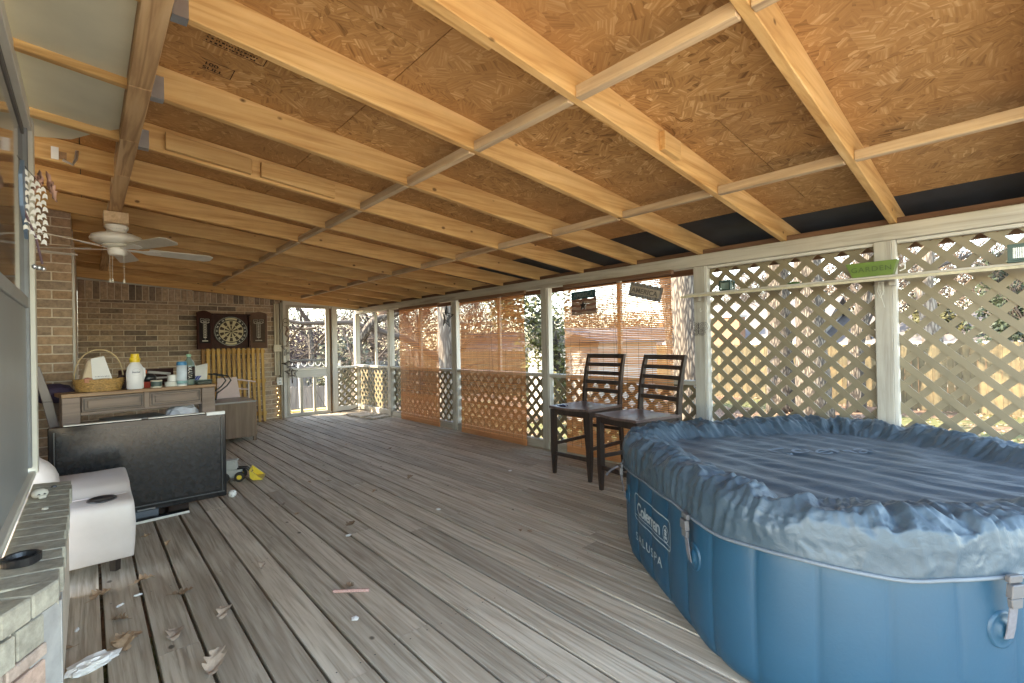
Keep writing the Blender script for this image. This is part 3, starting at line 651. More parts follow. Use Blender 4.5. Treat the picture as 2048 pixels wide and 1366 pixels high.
def chf(u, d, z): p = Vector((-.073, 1.792, 0)) + dirc * (u + .035) - nrm * (d - .005); return (p.x + .13, p.y - 2.6, z)
brickwall(t, .0, .62, .005, .42, chf, pinkb_m, seed=2, bl=.254, ch=.0765)
brickwall(t, .0, .62, .42, .50, chf, sill_m, seed=2, bl=.094, ch=.085)
g = G(); c0_ = Vector((-.062 + .13, 1.815 - 2.6, 0)); c1_ = c0_ + dirc * .105; c2_ = c1_ - nrm * .05; c3_ = c0_ - nrm * .03 + Vector((-.02, .05, 0)); g.hexa([tuple(c) for c in (c0_, c3_, c2_, c1_)], [(c.x, c.y, .497) for c in (c0_, c3_, c2_, c1_)]); g.box((-.075 + .13, 1.816 - 2.6, .0), (-.060 + .13, 1.875 - 2.6, .497)); ob('corner_board', g, simple('flaking_blue_grey_wood', (.36, .36, .355), .7, .25, 14, .4), t, origin=(.06, -.8, 0))
# things on the sill
t = thing('cigarette_tin', 'round black ashtray on the brick ledge', 'ashtray', (-.150, 2.0, .563))
g = G(); g.lathe([(.040, 0), (.044, .004), (.044, .024), (.040, .026), (.034, .024), (.030, .012), (.001, .010)], 28); ob('bowl', g, black_m, t, smooth=False)
t = thing('skull_ornament', 'small bone white skull ornament near the window on the ledge', 'ornament', (-.155, 2.83, .566), .3)
g = G(); g.lathe([(.001, 0), (.018, .004), (.024, .016), (.022, .028), (.012, .037), (.001, .039)], 14, sx=1.15); ob('cranium', g, skull_m, t, smooth=True)
g = G(); g.box((-.012, -.032, .001), (.014, -.012, .016)); ob('jaw', g, skull_m, t, bev=.004)
for s_ in (-1, 1): g = G(); g.lathe([(.001, -.001), (.006, 0), (.001, .004)], 8, c=(s_ * .009, -.0225, .018)); ob('eye_socket', g, black_m, t)
for (x, y, lb) in ((-.12, 3.02, 'tiny dark pebble at the far end of the brick ledge'), (-.13, 2.62, 'shell fragment beside the skull ornament')):
    g = G(); g.lathe([(.001, 0), (.008, .002), (.006, .008), (.001, .01)], 7, sx=1.4); o = ob('pebble', g, skull_m if y < 3 else black_m); o.location = (x, y, .562); tag(o, lb, 'pebble')
# hanging decor by the window
t = thing('flag_hanging', 'blue and white flag star hanging on the window frame', 'decoration', (-.172, 2.72, 1.70)); t.scale = (.74, .74, .88)
star = lambda r, ri, n=5, a0=math.pi / 2: [((r if k % 2 == 0 else ri) * math.cos(a0 + k * math.pi / n), (r if k % 2 == 0 else ri) * math.sin(a0 + k * math.pi / n)) for k in range(2 * n)]
g = G(); g.prism([(-.30, .18), (-.18, .27), (-.08, .05), (.0, -.06), (-.12, .0), (-.26, .05)], -.008, .008, lambda u, v, d: (-.012 + d, u + .1, v)); ob('blue_panel', g, simple('faded_blue_wood', (.16, .24, .36), .6, .2, 20), t, bev=.002)
me = None
for rr_ in range(9):
    for cc in range(4):
        if rr_ + cc * .6 < 1.2 and cc > 2: continue
        g = G(); s_ = .016; g.prism([(-s_, -s_ * .7), (s_ * .1, -s_ * .35), (s_, -s_ * .9), (s_ * .8, s_ * .5), (0, s_ * .95), (-s_ * .7, s_ * .45)], -.0015, .0015, lambda u, v, d: (u * .72, d + u * .3, v))
        if me is None: me = g.mesh('chain_link', whitepaper, .001)
        o = link('chain_link', me, t, (-.004 + cc * .0215 + (rr_ % 2) * .006, -.06 + cc * .03, .22 - rr_ * .031 - cc * .016)); o.rotation_euler = (R.uniform(-.3, .3), R.uniform(-.25, .25), R.uniform(-.3, .3))
g = G(); g.tube([(-.01, -.10, .05), (.03, .0, -.06), (.05, .08, -.17)], .006, 6); ob('wooden_rod', g, simple('purple_rod', (.16, .10, .12), .6), t)
g = G(); g.tube([(-.03, -.1, .28), (.0, 0, .25), (.06, .07, .19)], .0015, 5); ob('hanging_wire', g, wire_m, t)
for k in range(3):
    g = G(); g.lathe([(.001, -.012), (.011, -.006), (.011, .006), (.001, .012)], 8, c=(.02 + k * .018, .05, -.19 - k * .004)); ob('bell', g, metal_m, t, smooth=True)
t = thing('pink_ribbon', 'crumpled pink ribbon bow behind the flag star', 'ribbon', (-.135, 3.0, 1.97)); t.scale = (.8, .8, .9)
g = G(); n = 14
for s_ in (-1, 1):
    vs = []; 
    for i in range(n):
        for j in range(5): a = i / (n - 1); vs.append((s_ * .012 + .034 * a * s_ + .010 * math.sin(i * 1.7 + j), .02 * math.sin(i * .9 + j * .8), -.075 * a * (1 + .2 * s_) + (j - 2) * .016 + .006 * math.sin(i * 2.)))
    g.add(vs, [(i * 5 + j, i * 5 + j + 1, (i + 1) * 5 + j + 1, (i + 1) * 5 + j) for i in range(n - 1) for j in range(4)])
ob('bow', g, simple('dusty_pink_cloth', (.56, .33, .27), .85), t, smooth=True)
# meter bits on the rafter
t = thing('junction_label', 'taped junction of wires and a white label on the rafter end', 'junction box', (-.12, 3.77, 2.30))
g = G(); g.box((-.01, -.03, -.01), (.045, -.022, .03)); ob('tape', g, simple('brown_tape', (.25, .14, .07), .6, .5, 30), t); g = G(); g.box((-.02, -.034, -.02), (.012, -.031, .05)); ob('paper_tag', g, whitepaper, t)
g = G(); g.tube([(.03, -.04, -.02), (.07, -.05, -.04), (.085, -.04, .0), (.09, -.03, .05)], .008, 6); ob('foil_wire', g, metal_m, t)

# ---------------------------------------------------------------- ceiling fan
fan = thing('ceiling_fan', 'dusty white five bladed ceiling fan hung from the left beam', 'fan', (.185, 4.85, 2.165))
g = G(); g.lathe([(.001, 0), (.072, 0), (.075, -.012), (.070, -.03), (.062, -.034), (.062, -.05), (.058, -.056), (.001, -.058)], 32); ob('canopy', g, white_m, fan, smooth=False)
g = G(); g.lathe([(.001, -.058), (.06, -.058), (.11, -.066), (.155, -.085), (.168, -.11), (.160, -.128), (.125, -.146), (.10, -.152), (.001, -.152)], 40); ob('motor_housing', g, white_m, fan, smooth=True)
g = G(); g.lathe([(.001, -.152), (.095, -.153), (.09, -.165), (.05, -.175), (.001, -.175)], 28); ob('vent_ring', g, dusty_white, fan, smooth=True)
g = G(); g.lathe([(.001, -.175), (.058, -.178), (.060, -.19), (.056, -.225), (.045, -.235), (.001, -.236)], 28); ob('switch_housing', g, white_m, fan, smooth=True)
for k, a in enumerate((8, 80, 152, 224, 296)):
    Mz = Matrix.Rotation(rad(a), 4, 'Z') @ Matrix.Rotation(rad(-13), 4, 'X')
    g = G(); n = 12; out = []
    for i in range(n + 1):
        u = i / n; x = .20 + .46 * u; w = .058 + .012 * u - .03 * max(0, u - .93) / .07; out.append((x, w))
    poly = [(x, w) for x, w in out] + [(x, -w) for x, w in out[::-1]]; g.prism(poly, -.003, .003, lambda u, v, d: (u, v, d)); g.xf(Matrix.Translation((0, 0, -.182)) @ Mz)
    bl = ob('fan_blade', g, [dusty_white, simple('darker_blade', (.50, .47, .40), .6, .15, 9)][k == 4], fan, bev=.001)  # last blade gets a darker colour than the others
    g = G(); g.prism([(.05, .014), (.16, .022), (.20, .045), (.27, .03), (.29, 0), (.27, -.03), (.20, -.045), (.16, -.022), (.05, -.014)], -.008, -.004, lambda u, v, d: (u, v, d)); g.xf(Matrix.Translation((0, 0, -.182)) @ Mz); ob('blade_iron', g, white_m, fan, bev=.001)
for x, y in ((-.045, -.02), (-.03, -.035), (.04, -.03)):
    g = G(); g.tube([(x, y, -.23), (x, y, -.42)], .0012, 4); g.lathe([(.001, -.455), (.009, -.447), (.006, -.43), (.002, -.42)], 8, c=(x, y, 0)); ob('pull_chain', g, dusty_white, fan)
g = G(); g.box((-.075, -.11, 0), (.075, .15, .085)); g.v = [(v[0] + .180, v[1] + 4.85, v[2] + 2.168) for v in g.v]; tag(ob('mounting_block', g, pine_grey[1], bev=.003, origin=(.18, 4.85, 2.17)), 'greyed wooden block on the beam above the ceiling fan', 'block')

# ---------------------------------------------------------------- bar chairs
def make_chair():
    t = thing('bar_chair', 'dark brown counter height chair, the farther one, seen beside the blind', 'chair', (3.13, 2.76, 0), 0, 'dark wooden bar chairs')
    W = .225
    for s_ in (-1, 1):
        y = s_ * (W - .022); g = G()
        g.hexa([(.0, y - .013, 0), (.026, y - .013, 0), (.026, y + .013, 0), (.0, y + .013, 0)], [(-.008, y - .022, .2), (.036, y - .022, .2), (.036, y + .022, .2), (-.008, y + .022, .2)])
        g.hexa([(-.008, y - .022, .2), (.036, y - .022, .2), (.036, y + .022, .2), (-.008, y + .022, .2)], [(-.008, y - .022, .585), (.036, y - .022, .585), (.036, y + .022, .585), (-.008, y + .022, .585)]); ob('leg', g, dark_wood, t)
        prof = [(.50, 0, .015), (.475, .25, .02), (.455, .50, .022), (.452, .62, .022), (.468, .80, .02), (.50, .95, .018), (.535, 1.065, .015)]
        g = G()
        for (x0, z0, r0), (x1, z1, r1) in zip(prof, prof[1:]):
            g.hexa([(x0 - r0, y - .012, z0), (x0 + r0, y - .012, z0), (x0 + r0, y + .012, z0), (x0 - r0, y + .012, z0)], [(x1 - r1, y - .012, z1), (x1 + r1, y - .012, z1), (x1 + r1, y + .012, z1), (x1 - r1, y + .012, z1)])
        ob('back_post', g, dark_wood, t)
    def xb(z):
        pr = [(.452, .62), (.468, .80), (.50, .95), (.535, 1.065)]
        for (x0, z0), (x1, z1) in zip(pr, pr[1:]):
            if z <= z1: return x0 + (x1 - x0) * (z - z0) / (z1 - z0)
        return .535
    for zc, h in ((1.045, .020), (.965, .017), (.885, .017), (.803, .017), (.722, .017)):
        g = G(); n = 8; pa = []
        for i in range(n + 1):
            u = -1 + 2 * i / n; pa.append((xb(zc) + .016 * (1 - u * u), u * (W - .034)))
        for (xa, ya), (x2, y2) in zip(pa, pa[1:]):
            g.hexa([(xa - .008, ya, zc - h), (x2 - .008, y2, zc - h), (x2 + .008, y2, zc - h), (xa + .008, ya, zc - h)], [(xa - .008, ya, zc + h), (x2 - .008, y2, zc + h), (x2 + .008, y2, zc + h), (xa + .008, ya, zc + h)])
        ob('back_slat', g, dark_wood, t)
    g = G(); n = 12; vs = []
    sh = lambda u, v: (-.02 + .47 * u, (v - .5) * .455, .607 - .012 * math.sin(math.pi * u) * math.sin(math.pi * v) + .004 * math.cos(v * 6.28))
    for lay, dz in ((0, 0), (1, -.02)):
        for i in range(n + 1):
            for j in range(n + 1): p = sh(i / n, j / n); vs.append((p[0], p[1], p[2] + dz))
    m_ = (n + 1) ** 2; fs = []
    for i in range(n):
        for j in range(n):
            a = i * (n + 1) + j; fs += [(a, a + n + 1, a + n + 2, a + 1), (m_ + a, m_ + a + 1, m_ + a + n + 2, m_ + a + n + 1)]
    for i in range(n):
        for a, b_ in ((i, i + 1), (n * (n + 1) + i, n * (n + 1) + i + 1), (i * (n + 1), (i + 1) * (n + 1)), (i * (n + 1) + n, (i + 1) * (n + 1) + n)): fs.append((a, b_, m_ + b_, m_ + a))
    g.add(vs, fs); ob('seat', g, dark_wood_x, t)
    g = G(); g.box((.0, -.2, .535), (.022, .2, .586)); ob('apron', g, dark_wood, t, bev=.002); g = G(); g.box((.435, -.2, .535), (.455, .2, .586)); ob('apron', g, dark_wood, t, bev=.002)
    for s_ in (-1, 1):
        y = s_ * .2; g = G(); g.box((.02, y - .01, .535), (.45, y + .01, .586)); ob('apron', g, dark_wood, t, bev=.002)
        g = G(); g.box((.02, y - .009, .255), (.475, y + .009, .285)); ob('stretcher', g, dark_wood, t, bev=.002)
    g = G(); g.box((.006, -.2, .165), (.026, .2, .197)); ob('stretcher', g, dark_wood, t, bev=.002)
    g = G(); g.box((.462, -.2, .37), (.48, .2, .40)); ob('stretcher', g, dark_wood, t, bev=.002)
    return t
ch = make_chair()
copy_tree(ch, (2.985, 2.165, 0), rad(-12), 'dark brown counter height chair, the nearer one, partly behind the covered spa')
g = G()
vs = [( .03 + .07 * i / 5, .10 + .09 * j / 5, .609 + .006 * math.sin(i * 2.1 + j) ) for i in range(6) for j in range(6)]
g.add(vs, [(i * 6 + j, i * 6 + j + 1, (i + 1) * 6 + j + 1, (i + 1) * 6 + j) for i in range(5) for j in range(5)]); g.v = [(v[0] + 3.13, v[1] + 2.76, v[2]) for v in g.v]
tag(ob('blue_cloth', g, simple('navy_cloth', (.02, .035, .12), .8), smooth=True, origin=(3.18, 2.9, .61)), 'small navy blue cloth on the corner of the farther bar chair seat', 'cloth')

# ---------------------------------------------------------------- inflatable spa
SC = Vector((2.65, .655, 0)); SU = Vector((.59, .81, 0)).normalized(); SV = Vector((.81, -.59, 0)).normalized()
A0, RC = .885, .54
def outline(t, d):
    """rounded square, t in 0..1 round the perimeter; d inset; returns local (u,v), normal"""
    a = A0; r = RC; s = 2 * (a - r); arc = math.pi * r / 2; P = 4 * (s + arc); l = (t % 1) * P
    for k in range(4):
        ang = -math.pi + k * math.pi / 2     # normal direction of this side
        nu, nv = 0, 0
        cn = (math.cos(ang), math.sin(ang)); tn = (-math.sin(ang), math.cos(ang))
        if l < s:
            o = l - s / 2; return (cn[0] * (a - d) + tn[0] * o, cn[1] * (a - d) + tn[1] * o, cn[0], cn[1])
        l -= s
        if l < arc:
            ph = l / r; cc = (cn[0] * (a - r) + tn[0] * (a - r), cn[1] * (a - r) + tn[1] * (a - r)); n_ = (math.cos(ang + ph), math.sin(ang + ph))
            rr = r - d
            return (cc[0] + n_[0] * rr, cc[1] + n_[1] * rr, n_[0], n_[1])
        l -= arc
    return (0, 0, 1, 0)
PER = 4 * (2 * (A0 - RC) + math.pi * RC / 2)
def spw(u, v, z): p = SU * u + SV * v; return (p.x, p.y, z)
spa = thing('inflatable_spa', 'blue inflatable hot tub with a grey blue wrinkled cover at the right', 'hot tub', (SC.x, SC.y, 0))
NP = 34; n = 680; prof = [(.0, .055), (.012, .03), (.04, .010), (.09, .0), (.2, -.004), (.32, -.004), (.44, 0.), (.54, .006), (.60, .03)]
g = G(); vs = []; 
for (z, d) in prof:
    for i in range(n):
        t_ = i / n; ph = (t_ * NP) % 1; bul = .011 * (math.sin(math.pi * ph) ** .55 - 1) ; u, v, _, __ = outline(t_, d - bul); vs.append(spw(u, v, z))
fs = [(k * n + i, k * n + (i + 1) % n, (k + 1) * n + (i + 1) % n, (k + 1) * n + i) for k in range(len(prof) - 1) for i in range(n)]
g.add(vs, fs); ob('tub_wall', g, spa_m, spa, smooth=True)
# cover
def nz(x, y, z): return mnoise.noise(Vector((x, y, z)))
nt_, ns_ = 900, 96
sprof = [(0, .500, -.016), (.08, .535, -.017), (.18, .580, -.016), (.28, .622, -.006), (.36, .645, .018), (.44, .660, .05), (.54, .662, .10), (.64, .650, .15), (.72, .622, .19), (.78, .600, .22), (.84, .590, .255), (1., .588, .40)]
def prf(s):
    for (a, z0, d0), (b_, z1, d1) in zip(sprof, sprof[1:]):
        if s <= b_:
            q = (s - a) / (b_ - a); return z0 + (z1 - z0) * q, d0 + (d1 - d0) * q
    return sprof[-1][1:]
hemt = [ ]  # strap stations pinch the cloth
STR = [((0 * (2 * (A0 - RC) + math.pi * RC / 2) + 0)) / PER]
def wr(t, s, l):
    """wrinkle height"""
    e = math.sin(math.pi * min(1, s / .86)) ** .6 if s < .86 else 0
    x, y = math.cos(2 * math.pi * t) * 3.2, math.sin(2 * math.pi * t) * 3.2
    # gathers, direction mostly across the rim
    wx = .35 * nz(x * 2.3, y * 2.3, s * 4); q = 1 - abs(nz(x * 6.2 + wx, y * 6.2 - wx, s * 2.2 + 3 + wx)) * 3.2; a = .013 * q
    q2 = 1 - abs(nz(x * 2.1 + 9, y * 2.1, s * 3.1)) * 2.6; a += .021 * q2
    q3 = 1 - abs(nz(x * 13 + 3 + wx * 3, y * 13, s * 9.0 + 5)) * 3; a += .0058 * q3
    q4 = nz(x * 1.3, y * 1.3 + 4, s * 6 + 1); a += .010 * q4
    return a * e * .85 - .011 * e
def flat(u, v):
    p = SU * u + SV * v; rib = math.sin((p.x * .985 - p.y * .30) * 2 * math.pi / .155)
    zc = .588 + .0058 * rib + .005 * nz(p.x * 3, p.y * 3, 1) + .0022 * (1 - 3 * abs(nz(p.x * 16, p.y * 5, 4))) + .0012 * nz(p.x * 60, p.y * 14, 2)
    return zc
vs = []; fs = []
for j in range(ns_ + 1):
    s = j / ns_; z0, d0 = prf(s)
    for i in range(nt_):
        t_ = i / nt_; u, v, nu, nv = outline(t_, min(d0, RC - .02) if d0 < RC else d0)
        w = wr(t_, s, 0); 
        k_ = max(0, 1 - abs(s - .0) / .36); 
        u += nu * w * k_; v += nv * w * k_; z = z0 + w * (1 - k_) * 1.15 + (.010 * nz(t_ * 40, 2.2, .5) * max(0, 1 - s / .2))
        if s > .79:
            q_ = min(1, (s - .79) / .09); z = z * (1 - q_) + flat(u, v) * q_
        vs.append((u, v, z))
for j in range(ns_):
    for i in range(nt_): a = j * nt_ + i; b_ = j * nt_ + (i + 1) % nt_; fs.append((a, b_, b_ + nt_, a + nt_))
# flat middle: shrink the last ring to the centre
NC = 46; base = len(vs) - nt_; last = vs[base:]
for k in range(1, NC + 1):
    q = 1 - k / NC
    for i in range(nt_):
        u, v, z = last[i]; u2, v2 = u * q, v * q; bl_ = min(1, k / 5); zz = z * (1 - bl_) + flat(u2, v2) * bl_; vs.append((u2, v2, zz))
for j in range(ns_, ns_ + NC):
    for i in range(nt_): a = j * nt_ + i; b_ = j * nt_ + (i + 1) % nt_; fs.append((a, b_, b_ + nt_, a + nt_))
g = G(); g.add([spw(*v) for v in vs], fs); ob('spa_cover', g, cover_m, spa, smooth=True)
# hem binding
g = G(); pts = []
for i in range(300):
    t_ = i / 300; u, v, nu, nv = outline(t_, -.019); pts.append(spw(u, v, .498 + .010 * nz(t_ * 40, 2.2, .5)))
g.tube(pts, .006, 6, closed=True); ob('cover_hem', g, simple('hem_binding', (.12, .15, .18), .7), spa, smooth=True)
def wallpt(l, z, off):   # l: metres along the wall measured from t=0 side centre
    t_ = (l + (A0 - RC)) / PER; ph = (t_ * NP) % 1; bul = max(-.0035 if off < .007 else -.011, .011 * (math.sin(math.pi * ph) ** .55 - 1))
    u, v, nu, nv = outline(t_, -.004 - bul - off); return spw(u, v, z)
# the side seen at left has outward normal -SV : side index 1 (normal angle -pi/2)
SIDE = 2 * (A0 - RC) + math.pi * RC / 2
def logo(body, size, l0, z0, name, bold, spacing=1., sx=1.):
    tg = text(body, size, bold, spacing); bm = bmesh.new(); me = bpy.data.meshes.new('tmp'); me.from_pydata(tg.v, [], tg.f); bm.from_mesh(me)
    bmesh.ops.triangulate(bm, faces=bm.faces[:]); bmesh.ops.subdivide_edges(bm, edges=[e for e in bm.edges if e.calc_length() > .009], cuts=1); vv = [tuple(v.co) for v in bm.verts]; bm.verts.index_update(); ff = [tuple(v.index for v in f.verts) for f in bm.faces]; bm.free(); bpy.data.meshes.remove(me)
    g = G(); g.add([wallpt(l0 - v[0] * sx, z0 + v[1], .0055) for v in vv], ff); ob(name, g, print_m, spa)
def sideu(u): return SIDE + u      # u along SU from centre of the lettered side
tg = text('Coleman', .085, .0016, .86); w_ = width(tg)
logo('Coleman', .085, sideu(.268), .303, 'brand_lettering', .0016, .86, .285 / w_)
tg = text('SALUSPA', .058, .0004, 1.25); logo('SALUSPA', .058, sideu(.292), .160, 'series_lettering', .0004, 1.25, .325 / width(tg))
def rrect(w, h, r, n=6):
    pts = []
    for cx, cy, a0 in ((w - r, h - r, 0), (r, h - r, 90), (r, r, 180), (w - r, r, 270)):
        for k in range(n + 1): a = rad(a0 + 90 * k / n); pts.append((cx + r * math.cos(a), cy + r * math.sin(a)))
    out = []
    for i, p in enumerate(pts):
        q = pts[(i + 1) % len(pts)]; m = max(1, int(math.dist(p, q) / .02)); out += [(p[0] + (q[0] - p[0]) * k / m, p[1] + (q[1] - p[1]) * k / m) for k in range(m)]
    return out
g = G(); outer = rrect(.43, .135, .022); m = len(outer); cx, cy = .215, .0675
inn = [(cx + (x - cx) * (1 - .005 / .215), cy + (y - cy) * (1 - .005 / .0675)) for x, y in outer]
g.add([wallpt(sideu(.30) - x, .266 + y, .0050) for x, y in outer + inn], [(i, (i + 1) % m, m + (i + 1) % m, m + i) for i in range(m)])
xs = [.004 + .0211 * k for k in range(21)]; g.add([wallpt(sideu(.30) - x, .266 + .022, .0050) for x in xs] + [wallpt(sideu(.30) - x, .266 + .0255, .0050) for x in xs], [(k, k + 1, 22 + k, 21 + k) for k in range(20)])
ob('logo_outline', g, print_m, spa)
g = G(); c0 = (.375, .062)
for r0, r1 in ((.036, .031),):
    n_ = 24; a = [(c0[0] + r0 * .85 * math.cos(6.2832 * k / n_), c0[1] + r0 * 1.05 * math.sin(6.2832 * k / n_)) for k in range(n_)] + [(c0[0] + r1 * .85 * math.cos(6.2832 * k / n_), c0[1] + r1 * 1.05 * math.sin(6.2832 * k / n_)) for k in range(n_)]
    g.add([wallpt(sideu(.30) - x, .266 + y, .0050) for x, y in a], [(k, (k + 1) % n_, n_ + (k + 1) % n_, n_ + k) for k in range(n_)])
for poly in ([(-.012, -.022), (.012, -.022), (.014, -.010), (-.014, -.010)], [(-.010, -.007), (.010, -.007), (.010, .008), (-.010, .008)], [(-.016, .010), (.016, .010), (.008, .020), (-.008, .020)], [(-.003, .021), (.003, .021), (.003, .027), (-.003, .027)]):
    g.add([wallpt(sideu(.30) - c0[0] - x, .266 + c0[1] + y, .0055) for x, y in poly], [(0, 1, 2, 3)])
ob('lantern_emblem', g, print_m, spa)
# faint word printed on the cover
tg = text('Coleman', .17, -.001, .95); w_ = width(tg)
tg = text('Coleman', .17, .0, .95); vs2 = []
def covmap(x, y, z):
    # text runs along world direction (.55,-.83), upright towards +x
    dx, dy = .72, -.69; px_, py_ = 2.60 + x * dx - y * dy * -1 * 0 , .93 + x * dy
    px_ += y * .69; py_ += y * .72; p = Vector((px_, py_, 0)) - SC; u = p.dot(SU); v = p.dot(SV); return (p.x, p.y, flat(u, v) + .005)
mapg(tg, covmap); tg.v = [tuple(v) for v in tg.v]; ob('faint_cover_lettering', tg, simple('faint_cover_print', (.16, .22, .28), .45), spa)
def strap(l, side_out=.0):
    g = G()
    q = [(0, .505, .028), (0, .43, .030), (.0, .36, .022), (0, .33, .016)]
    for (_, za, oa), (_, zb2, o2) in zip(q, q[1:]):
        a = [wallpt(l - .014, za, oa), wallpt(l + .014, za, oa), wallpt(l + .014, zb2, o2), wallpt(l - .014, zb2, o2)]; b2 = [wallpt(l - .014, za, oa + .003), wallpt(l + .014, za, oa + .003), wallpt(l + .014, zb2, o2 + .003), wallpt(l - .014, zb2, o2 + .003)]; g.hexa(a, b2)
    ob('strap', g, strap_m, spa)
    g = G()
    for z0, z1, o0, o1, w0, w1 in ((.495, .515, .026, .040, .022, .022), (.455, .492, .028, .046, .024, .020), (.425, .452, .028, .042, .017, .020)):
        g.hexa([wallpt(l - w0, z0, o0), wallpt(l + w0, z0, o0), wallpt(l + w0, z0, o1), wallpt(l - w0, z0, o1)], [wallpt(l - w1, z1, o0), wallpt(l + w1, z1, o0), wallpt(l + w1, z1, o1), wallpt(l - w1, z1, o1)])
    ob('buckle', g, simple('grey_buckle', (.10, .10, .105), .4), spa, bev=.002)
    g = G(); n_ = 28; rs = [(.001, .012), (.012, .013), (.022, .010), (.026, .004), (.040, .004), (.044, .0045), (.047, -.004)]; vs = []
    for r, o_ in rs:
        for k in range(n_): a = 6.2832 * k / n_; vs.append(wallpt(l + r * math.cos(a), .345 + r * 1.15 * math.sin(a), o_ + .001))
    g.add(vs, [(i * n_ + k, i * n_ + (k + 1) % n_, (i + 1) * n_ + (k + 1) % n_, (i + 1) * n_ + k) for i in range(len(rs) - 1) for k in range(n_)] + [tuple(range(n_))]); ob('anchor_disc', g, spa_m, spa, smooth=True)
strap(sideu(-.335)); strap(sideu(.43)); strap(sideu(-.335) - .945)
g = G(); l = sideu(.43); g.tube([wallpt(l, .50, .05), wallpt(l + .03, .47, .09), wallpt(l + .055, .44, .11), wallpt(l + .06, .43, .11)], .006, 5); ob('strap_tail', g, strap_m, spa)

# ---------------------------------------------------------------- television
tv = thing('television', 'large flat black television standing on the deck in front of the desk', 'television', (.30, 4.24, 0), rad(-1.0))
g = G(); g.box((-.495, .0, .045), (.495, .055, .692)); ob('case', g, bezel_m, tv, bev=.006)
g = G(); g.box((-.455, -.004, .105), (.455, -.001, .655)); ob('screen', g, screen_m, tv)
g = G(); g.box((-.478, -.010, .082), (.478, -.002, .088)); g.box((.462, -.010, .088), (.468, -.002, .66)); g.box((-.468, -.010, .088), (-.462, -.002, .66)); ob('frame_line', g, simple('dark_grey_plastic', (.05, .05, .052), .3), tv)
g = G(); g.box((-.42, .0, .693), (-.02, .054, .698)); g.box((.02, .0, .693), (.36, .054, .698)); ob('top_strip', g, silver_m, tv); g = G(); g.box((.37, -.003, .676), (.49, .03, .699)); ob('peeling_label', g, whitepaper, tv)
g = G(); g.prism([(-.24, -.16), (.24, -.11), (.26, .10), (-.25, .10)], .0, .018, lambda u, v, d: (u, v, d + .001)); ob('stand_base', g, bezel_m, tv, bev=.003)
g = G(); g.hexa([(-.24, -.165, .004), (.24, -.115, .004), (.24, -.111, .004), (-.24, -.161, .004)], [(-.24, -.165, .02), (.24, -.115, .02), (.24, -.111, .02), (-.24, -.161, .02)]); ob('stand_trim', g, silver_m, tv)
g = G(); g.box((-.05, -.012, .055), (.05, -.002, .062)); ob('brand_badge', g, simple('dim_badge', (.2, .2, .2), .4), tv)
g = G(); g.box((-.07, .02, .015), (.07, .04, .06)); ob('stand_neck', g, bezel_m, tv)

# ---------------------------------------------------------------- pale armchair behind the ledge
t = thing('vinyl_armchair', 'pale pink vinyl recliner arm with a black cup holder beside the ledge', 'armchair', (-.14, 3.25, 0))
g = G(); nu_, nv_ = 16, 14; vs = []; X0, X1, D = -.20, .315, .78
secs = [(0, .085), (.0, .25), (.006, .37), (.03, .405), (.07, .412)]
prof = [(0.01, .085), (.006, .09), (-.002, .16), (-.006, .26), (-.002, .37), (.004, .388), (.018, .400), (.05, .405), (.14, .408), (.17, .409), (.20, .418), (.24, .445), (.28, .462), (.42, .47), (.50, .475), (.60, .47), (.70, .46), (.76, .44), (.79, .36), (.80, .085)]
xsn = [X0, X0 + .01, X0 + .05, X0 + .2, X0 + .35, X1 - .022, X1 - .008, X1 - .001, X1]
for i, (y, z) in enumerate(prof):
    for j, x in enumerate(xsn):
        e = 0 if j < 5 else (0, .003, .010, .024)[j - 5]; zz = z - e * (1 if z > .3 else 0) * .8 - max(0, z - .3) * .17; yy = y + (e * .6 if y < .1 else (-e * .6 if y > .7 else 0))
        bulge = .010 * math.sin(math.pi * min(1, max(0, (z - .085) / .36))) if j >= 7 else 0
        vs.append((x + bulge, yy, zz + .003 * nz(x * 9, y * 9, 2)))
m = len(xsn); fs = [(i * m + j, i * m + j + 1, (i + 1) * m + j + 1, (i + 1) * m + j) for i in range(len(prof) - 1) for j in range(m - 1)]
fs += [tuple(i * m + m - 1 for i in range(len(prof)))[::-1], tuple(i * m for i in range(len(prof))), tuple(range(m))[::-1] + tuple((len(prof) - 1) * m + j for j in range(m))]
g.add(vs, fs); ob('arm', g, vinyl_m, t, smooth=True)
g = G(); g.lathe([(.001, .002), (.048, .002), (.050, .006), (.056, .008), (.062, .004), (.064, -.004)], 26, c=(.19, .105, .3905)); o = ob('cup_holder', g, black_m, t, smooth=True)
g = G(); g.tube([(X0, .165, .393), (.0, .165, .393), (.16, .165, .393), (X1 - .02, .165, .390)], .003, 6); ob('seam_piping', g, simple('pale_piping', (.48, .41, .40), .5), t)
g = G(); g.lathe([(.001, 0), (.022, 0), (.026, .088), (.001, .088)], 4, c=(.24, .10, 0)); ob('foot', g, dark_wood, t)
g = G(); g.lathe([(.001, 0), (.022, 0), (.026, .088), (.001, .088)], 4, c=(.24, .70, 0)); ob('foot', g, dark_wood, t)
g = G(); vs = []; n_ = 15
for i in range(n_ + 1):
    a = math.pi * i / n_
    for j in range(9): b_ = math.pi * j / 8; vs.append((-.215 + .235 * math.cos(a) * (math.sin(b_) ** .3 if 0 < j < 8 else .6), .42 + .10 * math.cos(b_), .44 + .205 * math.sin(a) ** .8 * (math.sin(b_) ** .3 if 0 < j < 8 else .75)))
g.add(vs, [(i * 9 + j, i * 9 + j + 1, (i + 1) * 9 + j + 1, (i + 1) * 9 + j) for i in range(n_) for j in range(8)] + [tuple(i * 9 for i in range(n_ + 1)), tuple(i * 9 + 8 for i in range(n_ + 1))[::-1]]); ob('headrest', g, vinyl_m, t, smooth=True)

